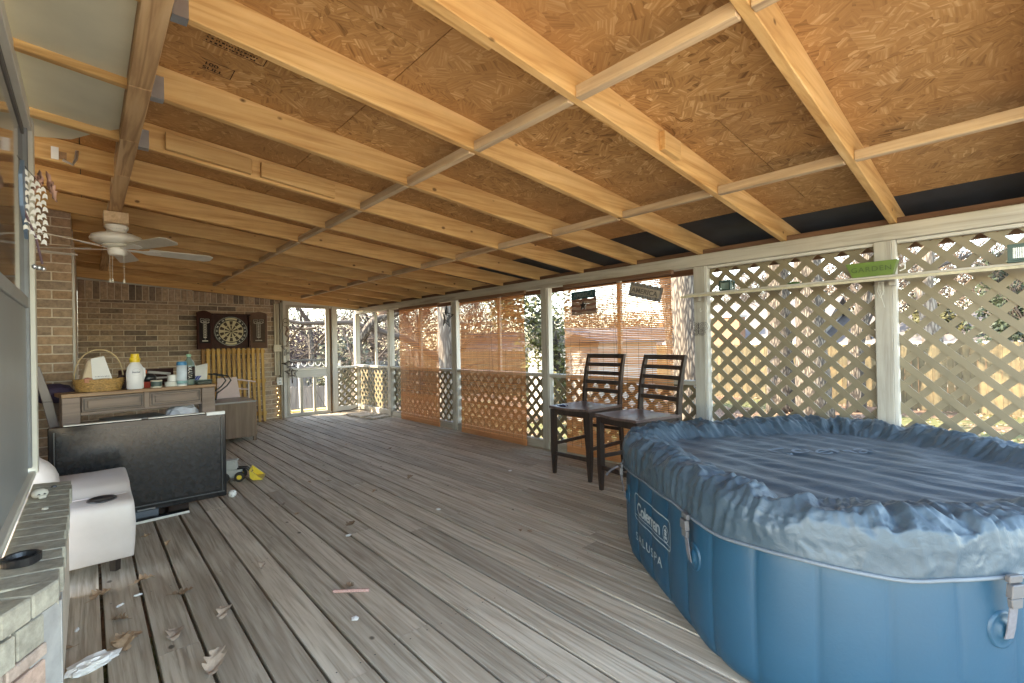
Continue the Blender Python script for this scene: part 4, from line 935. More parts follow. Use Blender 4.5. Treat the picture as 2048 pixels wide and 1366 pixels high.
# ---------------------------------------------------------------- desk with its things
DK = (-.145, 4.865, 0); DA = rad(10.6)
desk = thing('wooden_desk', 'weathered taupe wooden desk with two framed drawers, crowded with bottles', 'desk', DK, DA)
W_ = 1.03; Dp = .50; ZT = .862
g = G(); g.box((-.005, -.015, ZT - .028), (W_ + .005, Dp, ZT)); ob('desk_top', g, desk_top_m, desk, bev=.003)
for (x, y) in ((0, 0), (W_ - .105, 0), (0, Dp - .09), (W_ - .105, Dp - .09)):
    g = G(); g.box((x, y, .0), (x + .105, y + .085, ZT - .03)); ob('leg', g, desk_m, desk, bev=.003)
for x0, x1 in ((.112, .50), (.54, .918)):
    dr = G(); dr.box((x0, .006, .715), (x1, .03, .828)); d_ = ob('drawer', dr, desk_m, desk, bev=.002)
    g = G(); e = .012
    g.box((x0 + .012, .0, .726), (x1 - .012, .006, .731)); g.box((x0 + .012, .0, .812), (x1 - .012, .006, .817)); g.box((x0 + .012, .0, .731), (x0 + .018, .006, .812)); g.box((x1 - .018, .0, .731), (x1 - .012, .006, .812)); ob('drawer_moulding', g, dark_wood, d_)
    g = G(); g.box((x0 + .035, -.004, .742), (x1 - .035, .0055, .80)); ob('drawer_panel', g, desk_m, d_, bev=.002)
g = G(); g.box((.502, .004, .70), (.538, .032, .833)); ob('drawer_divider', g, desk_m, desk, bev=.002)
g = G(); g.box((.106, .01, .69), (W_ - .106, .035, .713)); ob('front_rail', g, desk_m, desk, bev=.002); g = G(); g.box((.106, Dp - .03, .66), (W_ - .106, Dp - .01, .83)); ob('back_panel', g, desk_m, desk)
def onD(x, y, z=0): v = Matrix.Rotation(DA, 3, 'Z') @ Vector((x, y, 0)); return (DK[0] + v.x, DK[1] + v.y, ZT + z)
# shelf boards stacked under the desk
t = thing('stacked_boards', 'grey topped wooden box stored under the desk', 'box', (.10, 5.02, .50), DA)
g = G(); g.box((.04, 0, 0.0), (.42, .32, .09)); ob('box_body', g, desk_top_m, t, bev=.002); g = G(); g.box((.03, -.01, .091), (.43, .33, .112)); ob('box_lid', g, simple('grey_lid', (.27, .265, .26), .5), t, bev=.002)
g = G(); g.box((.06, .02, -.5), (.40, .30, -.001)); ob('box_base', g, desk_m, t)
t = thing('bar_stool', 'grey seat of a stool tucked under the desk, left of the white bag', 'stool', (.03, 4.78, 0), DA)
g = G(); g.box((-.02, -.02, .585), (.33, .22, .60)); ob('seat', g, simple('grey_seat', (.20, .21, .215), .5), t, bev=.004)
for x in (.0, .29):
    for y in (.0, .18): g = G(); g.box((x, y, 0), (x + .03, y + .03, .584)); ob('leg', g, dark_wood, t)
def crumple(name, label, cat, loc, s, mat, seed, rough=.25, rz=0):
    bm = bmesh.new(); bmesh.ops.create_icosphere(bm, subdivisions=3, radius=1)
    for v in bm.verts:
        f = 1 + rough * mnoise.noise(v.co * 2.1 + Vector((seed, 0, 0))) + rough * .6 * (1 - 2 * abs(mnoise.noise(v.co * 4.3 + Vector((0, seed, 0)))))
        v.co = Vector((v.co.x * s[0] * f, v.co.y * s[1] * f, max(0, v.co.z * f + 1) * s[2] / 2))
    me = bpy.data.meshes.new(name); bm.to_mesh(me); bm.free(); me.materials.append(mat); o = link(name, me, None, loc); o.rotation_euler = (0, 0, rz); tag(o, label, cat); return o
t = thing('storage_crate', 'low dark crate under the desk holding the white bag', 'crate', (.62, 5.18, 0), DA)
g = G(); g.box((-.13, -.10, 0), (.2, .12, .50)); ob('crate_body', g, desk_m, t, bev=.004)
crumple('plastic_bag', 'crumpled white plastic bag under the right half of the desk', 'bag', (.62, 5.14, .502), (.12, .10, .19), simple('white_plastic_film', (.62, .61, .64), .35), 3)
t = thing('teal_bag', 'teal and white packet leaning under the right end of the desk', 'packet', (.80, 5.16, .40), DA)
g = G(); g.hexa([(-.05, 0, .0), (.06, 0, 0), (.06, .03, 0), (-.05, .03, 0)], [(-.01, .02, .28), (.09, .02, .28), (.09, .04, .28), (-.01, .04, .28)]); ob('packet', g, whitepaper, t, bev=.004)
g = G(); g.hexa([(-.045, -.003, .09), (.055, -.003, .12), (.055, .002, .12), (-.045, .002, .09)], [(-.02, .012, .22), (.085, .012, .25), (.085, .018, .25), (-.02, .018, .22)]); ob('teal_print', g, teal_m, t)
g = G(); g.box((-.06, -.01, -.4), (.1, .1, -.002)); ob('packet_stand', g, desk_m, t)
# basket
t = thing('wicker_basket', 'oval brown wicker basket with a tall thin handle at the left end of the desk', 'basket', onD(.25, .16), DA)
for k in range(13):
    z = .004 + k * .0075; r = .85 + .15 * min(1, k / 9); g = G(); pts = []
    for i in range(60):
        a = 6.2832 * i / 60; w = 1 + .022 * math.sin(a * 15 + (k % 2) * math.pi); pts.append((.155 * r * w * math.cos(a), .115 * r * w * math.sin(a), z + .002 * math.sin(a * 7 + k)))
    g.tube(pts, .0056, 5, closed=True); ob('wicker_course', g, wicker_m, t, smooth=True)
g = G(); g.lathe([(.001, 0.), (.125, 0.), (.13, .01), (.001, .012)], 30, sy=.75); ob('basket_bottom', g, wicker_m, t)
g = G(); pts = [(.152 * math.cos(math.pi * k / 20) * (1.0), .0, .075 + .255 * math.sin(math.pi * k / 20) ** .8) for k in range(21)]; g.tube([(p[0] + .003 * nz(k, 1, 1), p[1] + .006 * nz(k * .7, 3, 1), p[2] + .006 * nz(k * .9, 2, 8)) for k, p in enumerate(pts)], .0052, 6)
g.tube([(p[0] * 1.01, p[1] + .006 * math.sin(k * 1.5), p[2] + .004) for k, p in enumerate(pts)], .002, 5); ob('handle', g, simple('dried_vine', (.50, .38, .22), .7), t, smooth=True)
t = thing('paper_bag', 'open tan and white paper sack standing in the wicker basket', 'bag', onD(.225, .15, .06), DA)
g = G(); g.hexa([(-.10, -.06, 0), (.095, -.06, .0), (.095, .06, 0), (-.10, .06, 0)], [(-.052, -.03, .185), (.045, -.03, .215), (.045, .03, .225), (-.055, .03, .195)]); ob('sack', g, paper_m, t, bev=.008)
g = G(); g.hexa([(-.03, -.064, .01), (.099, -.064, .005), (.099, -.060, .005), (-.03, -.060, .01)], [(-.035, -.035, .20), (.047, -.034, .218), (.047, -.030, .218), (-.035, -.030, .20)]); ob('white_front', g, whitepaper, t)
for rows, y0, z0, sz in ((1, -.0655, .052, .020), (3, -.0655, .038, .009)):
    tg = scribble(.10, rows, sz, rows); mapg(tg, lambda x, y, z: (x * .9 - .015, y0 + (y + z0) * .16 - .004, z0 + y)); ob('sack_print', tg, simple('grey_print', (.3, .3, .33), .6), t)
g = G(); g.lathe([(.001, 0), (.03, .01), (.03, .04), (.001, .05)], 8, c=(-.06, -.062, .005)); ob('red_patch', g, simple('faded_red_print', (.5, .22, .15), .7), t)
crumple('leaf_bunch', 'small dark bundle of cloth between the basket and the detergent bottle', 'cloth', onD(.40, .17), (.035, .04, .12), simple('dark_brown_cloth', (.06, .035, .03), .8), 8)
# detergent bottle
t = thing('detergent_bottle', 'white bottle with a yellow cap near the middle of the desk', 'bottle', onD(.455, .05), DA)
g = G(); pr = [(.052, 0), (.058, .008), (.059, .06), (.060, .13), (.055, .175), (.040, .205), (.030, .215), (.030, .225)]
g.lathe(pr, 30, sx=1., sy=.62); ob('bottle_body', g, simple('white_bottle', (.68, .67, .68), .3, .04), t, smooth=True)
g = G(); g.tube([(.045, 0, .175), (.062, 0, .165), (.064, 0, .11), (.052, 0, .075)], .009, 8); ob('bottle_handle', g, simple('white_bottle_handle', (.68, .67, .68), .3, .04), t, smooth=True)
g = G(); g.lathe([(.034, .222), (.034, .24), (.038, .242), (.038, .252), (.030, .256), (.028, .290), (.001, .292)], 24, sy=.85); ob('yellow_cap', g, simple('yellow_cap_plastic', (.80, .55, .03), .35), t, smooth=False)
tg = text('Suavitel', .017, .0006); mapg(tg, lambda x, y, z: (x - .028, -.0382, .135 + y)); ob('label_print', tg, simple('dark_label_print', (.06, .07, .1), .5), t)
g = G(); g.tube([(.030 * math.cos(a), -.0378, .141 + .03 * math.sin(a)) for a in [k * .5 for k in range(13)]], .0008, 4); ob('label_ring', g, simple('grey_label_ring', (.45, .45, .48), .5), t)
# small stuff
t = thing('food_tin', 'round tin with a dark green label right of the detergent bottle', 'tin', onD(.60, .05), DA)
g = G(); g.lathe([(.001, 0), (.040, 0), (.041, .004), (.040, .012)], 26); ob('tin_base', g, cream_m, t); g = G(); g.lathe([(.0405, .012), (.0405, .052)], 26); ob('tin_label', g, simple('dark_green_label', (.05, .08, .07), .45), t, smooth=False); g = G(); g.lathe([(.041, .052), (.042, .06), (.040, .063), (.001, .061)], 26); ob('tin_lid', g, cream_m, t)
t = thing('red_black_caddy', 'black domed caddy with a red bowl and orange lid behind the tin', 'caddy', onD(.575, .17), DA)
g = G(); g.lathe([(.001, 0), (.06, 0), (.066, .04), (.064, .05)], 20); ob('red_bowl', g, red_m, t); g = G(); g.lathe([(.06, .051), (.058, .09), (.04, .115), (.001, .122)], 20); ob('dark_dome', g, black_m, t, smooth=True)
g = G(); g.lathe([(.001, .12), (.022, .121), (.022, .15), (.001, .152)], 12, c=(-.035, -.02, 0)); ob('orange_lid', g, orange_m, t); g = G(); g.tube([(.0, -.02, .13), (.08, .02, .12), (.17, .03, .105)], .012, 6); ob('silver_funnel', g, silver_m, t)
t = thing('white_jars', 'white plastic tub stacked on a wider tub', 'tub', onD(.725, .10), DA)
g = G(); g.lathe([(.001, 0), (.052, 0), (.054, .04), (.001, .041)], 22); ob('lower_tub', g, simple('ivory_tub', (.60, .58, .52), .5), t); g = G(); g.lathe([(.001, .042), (.040, .042), (.041, .098), (.001, .10)], 22, c=(.01, 0, 0)); ob('upper_tub', g, white_m, t)
t = thing('wood_box', 'dark red brown wooden tray standing behind the tubs', 'tray', onD(.62, .36), DA)
g = G(); g.box((-.20, 0, 0), (.20, .02, .15)); ob('tray', g, dart_red, t, bev=.004); g = G(); g.box((-.18, -.004, .06), (.18, -.001, .075)); ob('pale_line', g, silver_m, t)
t = thing('wipes_canister', 'tall white canister with a blue top on the right half of the desk', 'canister', onD(.785, .045), DA)
g = G(); g.lathe([(.001, 0), (.037, 0), (.038, .012)], 26); ob('canister_base', g, white_m, t); g = G(); g.lathe([(.0385, .012), (.0385, .18)], 26); ob('canister_label', g, simple('pale_blue_label', (.58, .66, .72), .35, .1, 12), t, smooth=True)
g = G(); g.lathe([(.0385, .18), (.0385, .195), (.036, .205), (.034, .213), (.001, .214)], 26); ob('blue_lid', g, blue_m, t)
g = G(); g.lathe([(.039, .02), (.039, .045)], 26); ob('teal_band', g, simple('teal_band', (.25, .45, .45), .4), t, smooth=True)
t = thing('water_bottle', 'large clear green bottle with a black lettered label and pale green cap', 'bottle', onD(.865, .12), DA)
g = G(); g.lathe([(.001, 0), (.045, 0), (.047, .01), (.046, .17), (.040, .20), (.018, .235), (.014, .245), (.014, .255), (.001, .256)], 26); ob('bottle_body', g, bottle_m, t, smooth=True)
g = G(); g.lathe([(.0475, .05), (.0475, .165)], 26); ob('label', g, black_m, t, smooth=True); g = G(); g.lathe([(.018, .252), (.019, .275), (.001, .277)], 16); ob('cap', g, green_m, t)
tg = text('MAIVA', .042, .001); mapg(tg, lambda x, y, z: (.0482 * math.sin((y - .02) / .048), -.0482 * math.cos((y - .02) / .048), .158 - x * .80)); ob('label_lettering', tg, ink_m, t)
t = thing('white_pouch', 'white pouch with a blue print at the right end of the desk', 'pouch', onD(.965, .22), DA)
g = G(); g.hexa([(-.10, 0, 0), (.08, 0, 0), (.08, .06, 0), (-.10, .06, 0)], [(-.12, .03, .14), (.10, .03, .185), (.10, .035, .185), (-.12, .035, .14)]); ob('pouch', g, simple('soft_white_film', (.60, .59, .56), .5), t, bev=.006)
g = G()
for k in range(3): g.hexa([(-.05 + k * .02, -.004, .03), (-.035 + k * .02, -.004, .03), (-.035 + k * .02, .0, .03), (-.05 + k * .02, 0, .03)], [(-.02 + k * .02, .0, .07), (-.005 + k * .02, .0, .07), (-.005 + k * .02, .006, .07), (-.02 + k * .02, .006, .07)])
ob('blue_stripe', g, simple('dark_blue_print', (.02, .05, .3), .5), t)
t = thing('glass_tray', 'low dark glass dish in front of the white pouch', 'dish', onD(.955, .06), DA)
g = G(); g.box((-.06, -.04, 0), (.065, .05, .036)); ob('dish', g, simple('dark_glass_dish', (.03, .045, .04), .15, .4, 20, spec=.8), t, bev=.008)
g = G(); g.box((-.055, -.035, .037), (.06, .045, .042)); ob('dish_rim', g, bottle_m, t)
crumple('dark_cloth', 'dark purple cloth draped behind the left end of the desk', 'cloth', (-.20, 5.2, .78), (.12, .10, .14), simple('dark_purple_cloth', (.03, .018, .045), .85), 5)
t = thing('cloth_stand', 'dark chair leaning by the brick return left of the desk', 'chair', (-.26, 5.08, 0), rad(4))
for yy in (0, .30):
    g = G(); pf = [(.14, 0, .02), (.10, .30, .022), (.075, .55, .028), (.03, .80, .03), (-.03, 1.07, .022)]
    for (x0, z0, r0), (x1, z1, r1) in zip(pf, pf[1:]): g.hexa([(x0 - r0, yy - .015, z0), (x0 + r0, yy - .015, z0), (x0 + r0, yy + .015, z0), (x0 - r0, yy + .015, z0)], [(x1 - r1, yy - .015, z1), (x1 + r1, yy - .015, z1), (x1 + r1, yy + .015, z1), (x1 - r1, yy + .015, z1)])
    ob('back_post', g, simple('grey_brown_chair', (.13, .10, .095), .35), t, bev=.003)
for z in (.80, .88, .96, 1.04):
    x = .03 - (z - .80) * .22; g = G(); g.box((x - .008, .016, z - .018), (x + .008, .284, z + .018)); ob('back_slat', g, dark_wood, t)
g = G(); g.box((.08, 0, .52), (.42, .30, .56)); ob('seat', g, dark_wood, t, bev=.005)
for x in (.38,):
    for yy in (.0, .27): g = G(); g.box((x, yy, 0), (x + .03, yy + .03, .519)); ob('leg', g, dark_wood, t)

# side cabinet
t = thing('side_cabinet', 'small brown wooden side cabinet right of the desk', 'cabinet', (1.14, 6.76, 0))
g = G(); g.box((0, 0, .055), (.475, .55, .492)); ob('body', g, cab_m, t, bev=.002); g = G(); g.box((-.03, -.004, .493), (.482, .62, .512)); ob('top', g, simple('grey_cabinet_top', (.30, .285, .27), .35, .06), t, bev=.002)
for x in (.0, .44):
    for y in (.004, .50): g = G(); g.box((x, y, 0), (x + .034, y + .035, .054)); ob('foot', g, cab_m, t)
g = G(); g.box((-.06, .06, .30), (-.002, .4, .47)); ob('dark_drawer', g, redwood, t)
# pink folding chair & black handles
t = thing('pink_play_chair', 'pale pink play chair with thin side rails behind the side cabinet', 'toy chair', (1.37, 7.75, .0))
g = G(); g.hexa([(-.02, 0, .44), (.28, 0, .44), (.28, .02, .44), (-.02, .02, .44)], [(.0, .06, .76), (.245, .06, .77), (.245, .08, .77), (.0, .08, .76)]); ob('back_panel', g, pink_m, t, bev=.004)
g = G(); g.tube([(.24, .07, .735), (.50, .10, .68)], .012, 8); ob('arm_rail', g, pink_m, t); g = G(); g.tube([(.25, .07, .60), (.40, .09, .575)], .010, 8); ob('lower_rail', g, pink_m, t)
g = G(); g.tube([(.405, .09, .70), (.40, .09, .02)], .010, 8); ob('leg', g, simple('white_pink_leg', (.66, .58, .54), .5), t); g = G(); g.tube([(.0, .05, .44), (.0, .05, .02)], .012, 8); ob('leg', g, pink_m, t); g = G(); g.tube([(.27, .05, .44), (.27, .05, .02)], .012, 8); ob('leg', g, pink_m, t)
t = thing('black_handles', 'pair of curved black tube handles above the side cabinet', 'handles', (1.20, 7.2, 0))
for k in range(2):
    g = G(); x = .06 * k + .0; g.tube([(x, 0, .02), (x - .02, 0, .50), (x + .0, 0, .60), (x + .11, 0, .69), (x + .16, .0, .76), (x + .13, 0, .82), (x + .04, 0, .845), (x - .04, 0, .86)], .009, 8); ob('tube_handle', g, black_m, t, smooth=True)
# slatted gate
t = thing('slatted_crib_side', 'yellow stained slatted wooden panel leaning on the brick wall under the dartboard', 'panel', (1.33, 8.46, 0))
for k in range(12):
    x = .015 + k * .0685; g = G(); ln = [(x, -.10 + 0, 0.0), (x + .042, -.10, 0.0), (x + .042, -.075, 0.0), (x, -.075, .0)]
    g.hexa([(a, b_, .002) for a, b_, c in ln], [(a, b_ + .085, 1.185) for a, b_, c in ln]); ob('slat', g, crate_m, t, bev=.002, origin=(x, 0, 0))
for z in (.10, .62, 1.10):
    g = G(); yb_ = -.074 + .085 * z / 1.185; g.box((-.02, yb_, z), (.83, yb_ + .02, z + .06)); ob('cross_rail', g, crate_m, t)
g = G(); g.hexa([(-.045, -.11, .002), (-.006, -.11, .002), (-.006, -.055, .002), (-.045, -.055, .002)], [(-.045, -.02, 1.185), (-.006, -.02, 1.185), (-.006, .03, 1.185), (-.045, .03, 1.185)]); ob('side_rail', g, wood('brown_stained_side', ((.33, .18, .07), (.26, .13, .05), (.16, .08, .03)), 2), t)
# ---------------------------------------------------------------- dartboard
db = thing('dartboard_cabinet', 'open dark wooden dartboard cabinet on the brick wall', 'dartboard', (1.70, 8.592, 1.18))
g = G(); g.box((-.265, -.012, .0), (.265, .0, .55)); ob('back', g, dart_red, db)
for a, b_ in (((-.265, -.075, 0), (-.245, -.0125, .55)), ((.245, -.075, 0), (.265, -.0125, .55)), ((-.244, -.075, 0), (.244, -.0125, .018)), ((-.244, -.075, .532), (.244, -.0125, .55))):
    g = G(); g.box(a, b_); ob('cabinet_side', g, dart_red, db, bev=.002)
def sector(r0, r1, a0, a1, y, n=5):
    vs = []
    for k in range(n + 1): a = a0 + (a1 - a0) * k / n; vs += [(r0 * math.sin(a), y, .275 + r0 * math.cos(a)), (r1 * math.sin(a), y, .275 + r1 * math.cos(a))]
    return vs, [(2 * k, 2 * k + 1, 2 * k + 3, 2 * k + 2) for k in range(n)]
g = G(); vs = [(.235 * math.sin(k * .1309), -.05, .275 + .235 * math.cos(k * .1309)) for k in range(48)] + [(.235 * math.sin(k * .1309), -.014, .275 + .235 * math.cos(k * .1309)) for k in range(48)]
g.add(vs, [tuple(range(48)), tuple(range(48, 96))[::-1]] + [(k, (k + 1) % 48, 48 + (k + 1) % 48, 48 + k) for k in range(48)]); board = ob('dartboard', g, simple('black_board_ring', (.025, .022, .022), .7), db)
gc, gd = G(), G()
for k in range(20):
    a0 = (k - .5) * math.pi / 10; a1 = a0 + math.pi / 10
    (gd if k % 2 == 0 else gc).add(*sector(.014, .093, a0, a1, -.0515)); (gc if 0 else gc).add(*sector(.093, .104, a0, a1, -.0515))
    (gd if k % 2 == 0 else gc).add(*sector(.104, .160, a0, a1, -.0515)); gc.add(*sector(.160, .170, a0, a1, -.0515))
ob('pale_sectors', gc, sisal_m, board); ob('dark_sectors', gd, sisal_blk, board)
g = G(); g.add(*sector(.002, .014, 0, 6.2832, -.052, 16)); ob('bull', g, sisal_blk, board)
g = G(); g.add(*sector(.222, .2255, 0, 6.2832, -.052, 60)); ob('wire_ring', g, silver_m, board)
nums = [20, 1, 18, 4, 13, 6, 10, 15, 2, 17, 3, 19, 7, 16, 8, 11, 14, 9, 12, 5]; g = G()
for k, nn in enumerate(nums):
    if k in (0, 19, 10, 11, 9): continue
    a = k * math.pi / 10; tg = text(str(nn), .034, .0008); w_ = width(tg); mapg(tg, lambda x, y, z: (.197 * math.sin(a) + (x - w_ / 2) * math.cos(a) + (y - .012) * math.sin(a), -.0525, .275 + .197 * math.cos(a) - (x - w_ / 2) * math.sin(a) + (y - .012) * math.cos(a))); g.add(tg.v, tg.f)
ob('numbers', g, ink_m, board)
g = G()
for a0, a1 in ((-.42, .42), (2.75, 3.55)): g.add(*sector(.183, .212, a0, a1, -.0525, 12))
ob('banner_print', g, sisal_m, board)
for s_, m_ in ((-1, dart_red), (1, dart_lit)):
    ang = rad(40 if s_ < 0 else 42); hx = s_ * .268
    def P(u, d, z): return (hx + s_ * u * math.cos(ang) - s_ * d * math.sin(ang) * s_ * s_, -.078 - u * math.sin(ang) * .9 - d * math.cos(ang), z)
    g = G(); top = [(0, .55)] + [(.27 * k / 8, .55 + .035 * math.sin(math.pi * k / 8)) for k in range(1, 8)] + [(.27, .55)]; poly = [(0, 0), (.27, 0)] + top[::-1]
    g.prism(poly, -.018, 0, lambda u, v, d: P(u, d, v)); door = ob('cabinet_door', g, m_, db, bev=.0)
    g = G(); g.prism([(.03, .09), (.24, .09), (.24, .47), (.03, .47)], .001, .003, lambda u, v, d: P(u, d, v)); ob('chalkboard', g, chalk_m if s_ < 0 else simple('chalkboard_glare', (.10, .07, .055), .4), door)  # right board takes a paler colour with the glare painted in
    g = G(); q = lambda u0, v0, u1, v1: g.prism([(u0, v0), (u1, v0), (u1, v1), (u0, v1)], .0035, .0045, lambda u, v, d: P(u, d, v))
    for u in (.05, .145):
        for a in ((u, .43, u + .075, .434), (u, .455, u + .075, .459), (u, .43, u + .003, .459), (u + .072, .43, u + .075, .459)): q(*a)
    q(.07, .395, .20, .402); q(.05, .405, .075, .415); q(.195, .405, .22, .415); q(.10, .41, .17, .418)
    for k in range(9): q(.105, .385 - k * .025, .165, .387 - k * .025); q(.122, .368 - k * .025, .148, .380 - k * .025)
    q(.103, .185, .107, .39); q(.163, .185, .167, .39); q(.105, .17, .165, .182); q(.133, .14, .136, .17); q(.08, .118, .19, .132)
    ob('score_print', g, ink_m, door)
# ---------------------------------------------------------------- toy truck, ball
t = thing('toy_loader', 'dusty toy front loader with a yellow bucket beside the television', 'toy truck', (1.0, 4.84, 0), rad(-20))
g = G(); g.prism([(-.14, .035), (.0, .035), (.03, .06), (.03, .10), (-.14, .10)], -.045, .045, lambda u, v, d: (u, d, v)); ob('chassis', g, grey_toy, t, bev=.004)
g = G(); g.prism([(-.10, .10), (.0, .10), (-.012, .175), (-.085, .175)], -.04, .04, lambda u, v, d: (u, d, v)); ob('cab', g, grey_toy, t, bev=.006); g = G(); g.box((-.10, -.045, .176), (.0, .045, .188)); ob('cab_roof', g, simple('dusty_cab_roof', (.5, .5, .46), .6), t, bev=.004)
for s_ in (-1, 1):
    for x in (-.10, .02):
        g = G(); g.lathe([(.03, -.02), (.040, -.017), (.042, 0), (.040, .017), (.03, .02)], 20); g.xf(Matrix.Translation((x, s_ * .068, .042)) @ Matrix.Rotation(math.pi / 2, 4, 'X')); w = ob('wheel', g, tyre_m, t)
        g = G(); g.lathe([(.001, -.023), (.020, -.023), (.022, 0), (.020, .023), (.001, .023)], 16); g.xf(Matrix.Translation((x, s_ * .068, .042)) @ Matrix.Rotation(math.pi / 2, 4, 'X')); ob('hub', g, yellow_m, w)
g = G()
for s_ in (-.03, .03): g.tube([(-.01, s_, .11), (.07, s_, .105), (.11, s_, .06)], .008, 6)
ob('lift_arm', g, black_m, t)
g = G(); th = .004; bw = .10
pr = [(.10, .100), (.105, .03), (.13, .006), (.205, .004)]
for (a, b_), (c, d) in zip(pr, pr[1:]): g.hexa([(a, -bw, b_), (c, -bw, d), (c + .003, -bw, d + .004), (a + .004, -bw, b_ + .003)], [(a, bw, b_), (c, bw, d), (c + .003, bw, d + .004), (a + .004, bw, b_ + .003)])
for s_ in (-1, 1): g.prism(pr, s_ * bw, s_ * (bw + .004), lambda u, v, d: (u, d, v))
ob('bucket', g, yellow_m, t)
o = None; bm = bmesh.new(); bmesh.ops.create_uvsphere(bm, u_segments=24, v_segments=14, radius=.030); me = bpy.data.meshes.new('practice_ball'); bm.to_mesh(me); bm.free(); me.materials.append(white_m); me.polygons.foreach_set('use_smooth', [True] * len(me.polygons))
ball = link('practice_ball', me, None, (.845, 4.30, .0305)); tag(ball, 'white perforated plastic ball at the right foot of the television', 'ball')
g = G()
for k in range(14):
    z = 1 - 2 * (k + .5) / 14; a = k * 2.4; r = math.sqrt(1 - z * z); n_ = Vector((r * math.cos(a), r * math.sin(a), z)); t1 = n_.orthogonal().normalized(); t2 = n_.cross(t1); g.add([n_ * .0303 + (t1 * math.cos(q_) + t2 * math.sin(q_)) * .004 for q_ in (0, 1.05, 2.1, 3.14, 4.2, 5.25)], [(0, 1, 2, 3, 4, 5)])
ob('hole', g, black_m, ball)
# loose boards in the far corner
t = thing('loose_boards', 'short stack of loose weathered boards on the deck in the far corner', 'boards', (3.52, 7.7, 0), rad(4))
for k in range(3):
    g = G(); g.box((-.19 + k * .125, -.55 + .03 * k, .006), (-.19 + k * .125 + .115, .35, .028)); ob('board', g, deckw, t, bev=.003)
g = G(); g.box((-.2, -.3, .029), (.22, -.24, .045)); ob('board', g, deckw, t, bev=.003)
t = thing('fallen_twig', 'dark twig lying at the foot of the corner panel', 'twig', (3.45, 8.25, .02)); g = G(); g.tube([(-.3, .05, .0), (-.1, .0, .03), (.05, .03, .02), (.25, .12, .05)], .008, 5); g.tube([(-.1, 0, .03), (-.2, -.12, .02)], .005, 5); ob('stem', g, wire_m, t)
# ---------------------------------------------------------------- leaves and litter on the deck
def leaf_mesh(seed, L_=.12, w=.045, lobes=4):
    rr = random.Random(seed); n = 22; up = []; lo = []
    for i in range(n + 1):
        u = i / n; env = math.sin(math.pi * min(1, u * .92 + .04)) ** .7; lob = .45 + .55 * abs(math.sin(math.pi * lobes * u + .3)); hw2 = w * env * lob
        up.append((u * L_, hw2)); lo.append((u * L_ , -hw2 * rr.uniform(.85, 1.1)))
    c1, c2, c3 = rr.uniform(1., 2.4), rr.uniform(-1, 1), rr.uniform(0, 6)
    g = G(); vs = []
    for i in range(n + 1):
        for (x, y) in (up[i], (up[i][0], up[i][1] * .5), (up[i][0], 0), (lo[i][0], lo[i][1] * .5), lo[i]):
            z = c1 * 8. * y * y + .010 * math.sin(x * 40 + c3) + c2 * .12 * y + .012 * (x / L_) ** 2 * c1 + .004 * math.sin(x * 110 + y * 90); vs.append((x, y, z + .006))
    fs = [(i * 5 + j, i * 5 + j + 1, (i + 1) * 5 + j + 1, (i + 1) * 5 + j) for i in range(n) for j in range(4)]; g.add(vs, fs)
    g.tube([(-.03, 0, .008), (0, 0, .006)], .0012, 4)
    mz = min(v[2] for v in g.v); g.v = [(v[0], v[1], v[2] - mz + .001) for v in g.v]; return g
LV = [(.00, 3.02, 40, 1.1, 0, 'curled tan leaf on the second deck board in front of the armchair'), (.29, 2.80, -20, 1.0, 0, 'crumpled oak leaf just right of the tan leaf group near the armchair'), (.42, 2.41, 60, .95, 1, 'pale forked leaf right of the leaf group, alone on its board'),
      (.165, 3.08, 10, 1.0, 0, 'brown leaf spanning a deck gap below the armchair foot'), (.245, 2.36, 75, 1.05, 1, 'pale curled oak leaf between the pile and the pale forked leaf'), (.06, 2.48, 30, 1.3, 0, 'largest brown leaf in the pile near the bottom left'), (.10, 2.42, 95, 1.1, 0, 'second brown leaf of the bottom left pile, on top'),
      (-.055, 2.60, 200, .8, 0, 'orange brown leaf against the brick base'), (.318, 2.02, 65, 1.2, 1, 'pinkish five pointed leaf at the bottom edge of the deck'), (1.25, 3.05, 30, .9, 0, 'spiky dry leaf in the middle of the deck left of centre'), (2.10, 3.76, 20, .75, 0, 'brown leaf lying on edge in the middle distance'),
      (1.55, 4.20, 0, .5, 0, 'small dark leaf scrap in the middle distance, right one of two'), (1.44, 4.27, 120, .45, 0, 'small dark leaf scrap in the middle distance, left one of two'), (.68, 2.80, 70, .6, 1, 'small pale leaf caught in a deck gap'), (.955, 2.27, 100, .55, 0, 'olive leaf above the pink rope'),
      (2.01, 2.20, 45, .4, 0, 'tiny dark leaf left of a pair near the spa'), (2.05, 2.14, 90, .4, 0, 'tiny dark leaf right of a pair near the spa'), (1.08, 3.53, 40, .45, 0, 'dark speck of leaf left of the middle of the deck'), (.24, 3.80, 10, .6, 0, 'orange leaf scrap beside the armchair'), (.34, 3.55, 60, .5, 0, 'dark leaf scrap right of the orange scrap'),
      (1.06, 3.80, 30, .5, 1, 'pale leaf scrap right of the plastic ball'), (1.05, 4.02, 60, .4, 0, 'dark curled scrap near the plastic ball'), (1.70, 3.62, 20, .45, 0, 'dark scrap left of the brown leaf in the middle distance'), (2.55, 5.0, 0, .5, 0, 'dark leaf scrap far along the deck'), (2.30, 5.6, 40, .4, 0, 'farthest dark scrap on the deck'), (.12, 2.70, 150, .7, 0, 'thin brown leaf above the pile')]
for k, (x, y, a, s_, pal, lb) in enumerate(LV):
    g = leaf_mesh(k, .105, .042, R.choice((3, 4, 4))); o = ob('dry_leaf', g, palm_leaf if pal else leaf_m, smooth=False); o.location = (x, y, .0); o.rotation_euler = (0, 0, rad(a)); o.scale = (s_ * .82, s_ * .82, s_ * .75); tag(o, lb, 'leaf', 'dry leaves on the deck')
